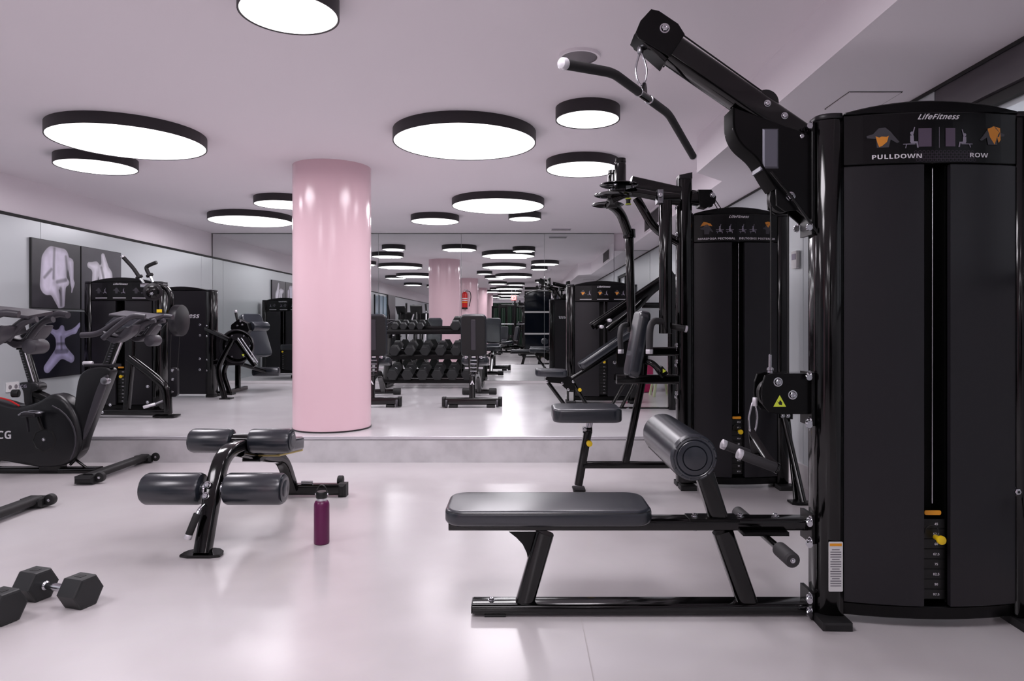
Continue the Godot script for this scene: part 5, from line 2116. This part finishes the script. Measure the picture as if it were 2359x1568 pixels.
# ------------------------------------------------------------------ what the mirror shows of the hall behind the camera
func make_back_of_hall():
	O = Vector3.ZERO
	# fire extinguisher on the second column
	var c := Vector3(-1.633, 0, 0.15)
	var at := c + Vector3(-0.04, 1.52, -0.42)
	var o := thing("fire_extinguisher", "red fire extinguisher hanging on the second pink column", "fire extinguisher", at)
	var up := Transform3D(UPRIGHT, at)
	go()
	lathe([[0, 0.03], [0.075, 0.03], [0.082, 0.045], [0.082, 0.43], [0.070, 0.475], [0.035, 0.505], [0.022, 0.51], [0, 0.51]], up, 28)
	var body := part("cylinder", M.red, o)
	for k in 3:
		go()
		lathe([[0.0828, 0.30 - 0.055 * k], [0.0828, 0.325 - 0.055 * k]], up, 28)
		part("label_band", M.print_white if k < 2 else M.orange, body)
	go()
	lathe([[0, 0.0], [0.080, 0.0], [0.086, 0.006], [0.086, 0.05], [0.0, 0.052]], up, 28)
	part("base_cup", M.black_plastic, o)
	go()
	lathe([[0, 0.505], [0.024, 0.505], [0.024, 0.55], [0, 0.555]], up, 16)
	bx(at + Vector3(0.04, 0.565, 0), Vector3(0.12, 0.018, 0.025), 0.004)
	bx(at + Vector3(0.04, 0.535, 0), Vector3(0.10, 0.012, 0.025), 0.004)
	part("valve", M.chrome, o)
	go()
	tube(fil([at + Vector3(0.03, 0.535, 0), at + Vector3(0.16, 0.53, 0), at + Vector3(0.19, 0.36, 0), at + Vector3(0.13, 0.08, 0)], 0.10, 6), 0.012, 10)
	part("hose", M.rubber, o)
	go()
	bx(at + Vector3(0, 0.40, 0.078), Vector3(0.10, 0.05, 0.02), 0.004)
	part("wall_bracket", M.frame_flat, o)
	# hanging fire sign
	at = Vector3(-0.30, 1.955, 5.0)
	o = thing("fire_sign", "small square red and white sign hanging from the far ceiling", "sign", at)
	O = at
	go()
	bx(at + Vector3(0, 0.10, 0), Vector3(0.20, 0.20, 0.012), 0.003)
	part("board", M.label_white, o)
	var face := func(u, v): return at + Vector3(-u, 0.10 + v, -0.0075)
	go()
	sg(-1)
	for q in [[0.0, 0.085, 0.19, 0.02], [0.0, -0.085, 0.19, 0.02], [0.085, 0.0, 0.02, 0.15], [-0.085, 0.0, 0.02, 0.15]]:
		add_print(shift(rrect_sharp(q[2], q[3]), Vector2(q[0], q[1])), face)
	add_print(shift(circ(0.045, 18), Vector2.ZERO), face)
	part("red_print", M.red, o)
	print_shape(o, circ(0.018, 14), M.label_white, func(u, v): return at + Vector3(-u, 0.10 + v, -0.0085), "white_dot")
	go()
	for s in [-1, 1]:
		cyl(at + Vector3(s * 0.07, 0.20, 0), at + Vector3(s * 0.07, CEIL - at.y, 0), 0.003, 6)
	part("hanger", M.steel, o)
	# dark glass cabinet with pale rails behind the camera
	at = Vector3(0.52, 0, 1.75)
	o = thing("glass_cabinet", "tall dark glass-fronted cabinet with pale rails seen in the mirror", "cabinet", at)
	O = at
	go()
	bx(at + Vector3(0, 1.15, 0.16), Vector3(0.86, 2.26, 0.30), 0.006)
	part("carcass", M.frame_flat, o)
	for k in 3:
		go()
		bx(at + Vector3(0, 0.42 + 0.70 * k, -0.004), Vector3(0.82, 0.62, 0.012), 0.003)
		part("glass_door", M.dark_glass, o)
	for k in 4:
		go()
		bx(at + Vector3(0, 0.07 + 0.70 * k, -0.006), Vector3(0.86, 0.05, 0.022), 0.004)
		part("rail", M.white_rail, o)
	# green curtain
	at = Vector3(-0.62, 0.0, 12.2)
	o = thing("curtain", "dark green pleated curtain hanging at the far end of the hall", "curtain", at)
	O = at
	go()
	var path := []
	for k in 49:
		path.append(at + Vector3(-0.8 + 1.6 * k / 48.0, 1.05, 0.05 * sin(k * 1.15)))
	bar(path, 0.012, 2.05, 0.003)
	part("cloth", M.curtain, o)
	go()
	cyl(at + Vector3(-0.85, 2.10, 0), at + Vector3(0.85, 2.10, 0), 0.014, 10)
	part("rail", M.steel, o)
	# treadmills along the left side
	at = Vector3(-3.75, 0, 3.1)
	o = thing("treadmill", "treadmill with raised console in the row along the left wall, seen in the mirror", "treadmill", at, "treadmills seen in the mirror")
	O = at
	go()
	bx(at + Vector3(0, 0.11, 0), Vector3(0.80, 0.14, 1.75), 0.03)
	part("deck", M.shroud, o)
	go()
	bx(at + Vector3(0, 0.183, 0.1), Vector3(0.50, 0.008, 1.45), 0.002)
	part("belt", M.rubber, o)
	for s in [-1, 1]:
		go()
		bar([at + Vector3(s * 0.38, 0.12, -0.70), at + Vector3(s * 0.36, 1.10, -0.50)], 0.06, 0.10, 0.02, Vector3.BACK)
		part("upright", M.frame, o)
		go()
		tube(fil([at + Vector3(s * 0.36, 1.02, -0.50), at + Vector3(s * 0.37, 0.98, -0.20), at + Vector3(s * 0.37, 0.95, 0.05)], 0.06), 0.022, 10)
		part("handrail", M.rubber, o)
	go()
	bx(at + Vector3(0, 1.28, -0.56), Vector3(0.74, 0.42, 0.06), 0.02, Basis(Vector3.RIGHT, -0.35))
	part("console", M.black_plastic, o)
	go()
	bx(at + Vector3(0, 1.04, -0.46), Vector3(0.72, 0.05, 0.18), 0.015)
	part("console_tray", M.shroud, o)
	for p in [Vector3(-3.55, 0, 5.2), Vector3(-3.55, 0, 7.3), Vector3(-3.55, 0, 9.4)]:
		copy(o, p)
	# elliptical trainers with tall swing arms
	at = Vector3(-3.0, 0, -0.6)
	o = thing("elliptical_trainer", "elliptical trainer with tall slanted swing arms, seen in the mirror", "elliptical trainer", at, "elliptical trainers seen in the mirror")
	O = at
	go()
	bar([at + Vector3(0, 0.06, -0.75), at + Vector3(0, 0.06, 0.75)], 0.14, 0.10, 0.03)
	part("base_rail", M.frame, o)
	for z in [-0.75, 0.75]:
		go()
		bar([at + Vector3(-0.30, 0.04, z), at + Vector3(0.30, 0.04, z)], 0.08, 0.07, 0.02)
		part("stabiliser", M.rubber, o)
	go()
	lathe([[0, -0.09], [0.24, -0.09], [0.27, -0.06], [0.27, 0.06], [0.24, 0.09], [0, 0.09]], aim(at + Vector3(0, 0.36, 0.45), Vector3.RIGHT), 28)
	part("drive_housing", M.shroud, o)
	go()
	bar([at + Vector3(0, 0.08, -0.45), at + Vector3(0, 1.42, -0.30)], 0.09, 0.09, 0.02, Vector3.RIGHT)
	part("mast", M.frame, o)
	go()
	bx(at + Vector3(0, 1.50, -0.28), Vector3(0.34, 0.26, 0.05), 0.015, Basis(Vector3.RIGHT, -0.4))
	part("console", M.black_plastic, o)
	for s in [-1, 1]:
		go()
		tube(fil([at + Vector3(s * 0.24, 0.30, -0.40), at + Vector3(s * 0.26, 1.10, -0.32 + s * 0.18), at + Vector3(s * 0.24, 1.45, -0.24 + s * 0.30), at + Vector3(s * 0.22, 1.66, -0.30 + s * 0.34)], 0.1), 0.022, 10)
		var sa := part("swing_arm", M.alloy if s > 0 else M.frame, o)
		go()
		tube(fil([at + Vector3(s * 0.245, 1.38, -0.26 + s * 0.28), at + Vector3(s * 0.24, 1.45, -0.24 + s * 0.30), at + Vector3(s * 0.22, 1.67, -0.302 + s * 0.342)], 0.1), 0.028, 10)
		part("grip", M.rubber, sa)
		go()
		bar([at + Vector3(s * 0.22, 0.28, -0.40), at + Vector3(s * 0.20, 0.30 + s * 0.10, 0.45)], 0.05, 0.05, 0.012)
		part("pedal_link", M.frame, o)
		go()
		bx(at + Vector3(s * 0.20, 0.33 + s * 0.05, 0.0), Vector3(0.16, 0.04, 0.36), 0.012)
		part("footplate", M.rubber, o)
	for p in [[-3.5, 0.5, 0.5], [-2.7, 2.2, -0.4], [-2.5, 4.6, 0.3]]:
		copy(o, Vector3(p[0], 0, p[1]), p[2])
	# a cable frame with two posts, and a low bench, far down the hall
	at = Vector3(-0.55, 0, 6.0)
	o = thing("cable_frame", "tall black cable frame with crossbar far down the hall in the mirror", "gym machine", at, "cable frames far down the hall")
	O = at
	for s in [-1, 1]:
		go()
		bar([at + Vector3(s * 0.30, 0, 0), at + Vector3(s * 0.30, 1.85, 0)], 0.09, 0.09, 0.02, Vector3.RIGHT)
		part("post", M.frame, o)
		go()
		bar([at + Vector3(s * 0.30, 0.04, -0.45), at + Vector3(s * 0.30, 0.04, 0.45)], 0.08, 0.06, 0.012)
		part("foot", M.frame, o)
		go()
		bx(at + Vector3(s * 0.30, 0.35, 0.10), Vector3(0.20, 0.60, 0.12), 0.01)
		part("weight_stack", M.shroud, o)
	go()
	bar([at + Vector3(-0.34, 1.80, 0), at + Vector3(0.34, 1.80, 0)], 0.08, 0.08, 0.02)
	part("crossbar", M.frame, o)
	go()
	tube([at + Vector3(0, 1.76, 0), at + Vector3(0, 1.1, 0)], 0.006, 6)
	part("cable", M.cable, o)
	go()
	cyl(at + Vector3(-0.25, 1.08, 0), at + Vector3(0.25, 1.08, 0), 0.016, 10)
	part("pull_bar", M.chrome, o)
	copy(o, Vector3(-0.10, 0, 8.2), 0.5)
	copy(o, Vector3(0.75, 0, 5.4), 0.9)
	copy(o, Vector3(-0.95, 0, 8.9), 0.2)
	# more benches down the hall
	var nb: Node3D = get_node("adjustable_bench")
	copy(nb, Vector3(-0.55, 0, 2.6), 1.2, "flat-backed bench standing down the hall, seen in the mirror", "benches down the hall")
	copy(nb, Vector3(0.30, 0, 4.6), 2.4, "flat-backed bench standing down the hall, seen in the mirror", "benches down the hall")
	copy(nb, Vector3(-0.75, 0, 4.2), 0.3, "flat-backed bench standing down the hall, seen in the mirror", "benches down the hall")
	# more machines of the same makes far down the hall
	copy(get_node("butterfly_machine"), Vector3(0.05, 0, 10.2), 0.7, "butterfly machine at the far end of the hall, seen in the mirror")
	copy(get_node("arm_curl_machine"), Vector3(0.75, 0, 7.4), 2.6, "arm curl machine far down the hall, seen in the mirror")
	copy(get_node("incline_press_machine"), Vector3(0.95, 0, 13.2), 0.2, "incline press machine at the far end of the hall, seen in the mirror")
	# magenta pouf and pale stools beside the mirror's right end
	at = Vector3(1.55, PLAT, -9.0)
	o = thing("pouf", "round magenta pouf behind the butterfly machine's seat", "pouf", at)
	O = at
	go()
	lathe([[0, 0], [0.16, 0], [0.175, 0.01], [0.18, 0.05], [0.18, 0.34], [0.165, 0.37], [0.10, 0.385], [0, 0.388]], Transform3D(UPRIGHT, at), 32)
	part("cushion", M.magenta, o)
	go()
	lathe([[0.181, 0.20], [0.183, 0.205], [0.181, 0.21]], Transform3D(UPRIGHT, at), 32)
	part("piping", M.ply, o)
	at = Vector3(1.72, PLAT, -8.45)
	o = thing("step_stool", "pale green low stool beside the magenta pouf", "stool", at)
	O = at
	for sx in [-1, 1]:
		for sz in [-1, 1]:
			go()
			bar([at + Vector3(sx * 0.07, 0.22, sz * 0.10), at + Vector3(sx * 0.11, 0.0, sz * 0.13)], 0.03, 0.03, 0.006, Vector3.BACK)
			part("leg", M.pale_green, o)
	go()
	slab(rrect(0.24, 0.30, 0.03, 4), 0.0, 0.03, Transform3D(UPRIGHT, at + Vector3(0, 0.22, 0)), 0.006)
	part("seat", M.pale_green, o)
	O = Vector3.ZERO

# ------------------------------------------------------------------ small fittings
func make_small_fittings():
	# round ceiling speaker, detector
	var at := Vector3(0.288, CEIL - 0.012, -3.42)
	var o := thing("ceiling_speaker", "round grey ceiling speaker above the end of the pulldown bar", "speaker", at)
	go()
	lathe([[0, 0.0], [0.082, 0.0], [0.090, 0.004], [0.090, 0.012]], Transform3D(UPRIGHT, at), 36)
	part("grille", M.grille, o)
	go()
	lathe([[0.090, -0.002], [0.102, -0.002], [0.104, 0.012]], Transform3D(UPRIGHT, at), 36)
	part("trim_ring", M.plaster, o)
	at = Vector3(0.68, CEIL - 0.05, -3.48)
	o = thing("smoke_detector", "small white smoke detector behind the high cable arm", "smoke detector", at)
	go()
	lathe([[0, 0.0], [0.025, 0.0], [0.032, 0.012], [0.048, 0.020], [0.052, 0.05]], Transform3D(UPRIGHT, at), 24)
	part("body", M.plaster, o)
	# slot diffuser in the ceiling by the mirror
	at = Vector3(0.56, CEIL - 0.006, -9.7)
	o = thing("slot_diffuser", "slim white slot diffuser in the ceiling near the mirror", "air vent", at)
	go()
	bx(at + Vector3(0, 0.003, 0), Vector3(0.30, 0.006, 0.22), 0.001)
	part("plate", M.plaster, o)
	for k in 2:
		go()
		bx(at + Vector3(0, -0.001, -0.05 + 0.10 * k), Vector3(0.27, 0.006, 0.022), 0.0)
		part("slot", M.gap, o)
	# louvred grille on the flank of the dropped ceiling
	at = Vector3(1.53, 2.21, -8.0)
	o = thing("air_grille", "louvred white air grille on the side of the dropped ceiling", "air vent", at)
	go()
	for q in [[0.0, 0.095, 0.012, 0.92], [0.0, -0.095 + 0.0, 0.012, 0.92]]:
		bx(at + Vector3(-0.008, 0.105 + q[1], 0), Vector3(0.016, 0.014, q[3]), 0.001)
	for s in [-1, 1]:
		bx(at + Vector3(-0.008, 0.105, s * 0.455), Vector3(0.016, 0.20, 0.014), 0.001)
	part("frame", M.plaster, o)
	go()
	bx(at + Vector3(-0.002, 0.105, 0), Vector3(0.004, 0.18, 0.90), 0.0)
	part("recess", M.lintel, o)
	for k in 11:
		go()
		bx(at + Vector3(-0.009, 0.025 + 0.016 * k, 0), Vector3(0.014, 0.003, 0.90), 0.0, Basis(Vector3.BACK, 0.6))
		part("louvre", M.grille, o)
	# wall plates
	at = Vector3(RIGHT - 0.012, 1.48, -4.72)
	o = thing("thermostat", "small white wall thermostat beside the butterfly tower", "thermostat", at)
	go()
	bx(at + Vector3(0, 0.06, 0), Vector3(0.024, 0.12, 0.10), 0.006)
	part("case", M.label_white, o)
	go()
	bx(at + Vector3(-0.012, 0.08, 0), Vector3(0.004, 0.04, 0.07), 0.001)
	part("display", M.print_grey, o)
	at = Vector3(LEFT + 0.006, 0.49, -6.15)
	o = thing("wall_socket", "double wall socket on the left wall behind the spin bike", "socket", at)
	go()
	bx(at + Vector3(0, 0.04, 0), Vector3(0.012, 0.085, 0.15), 0.003)
	part("plate", M.label_white, o)
	for s in [-1, 1]:
		go()
		cyl(at + Vector3(0.004, 0.04, s * 0.036), at + Vector3(0.008, 0.04, s * 0.036), 0.020, 16, 0.001)
		part("outlet", M.grille, o)
	O = Vector3.ZERO
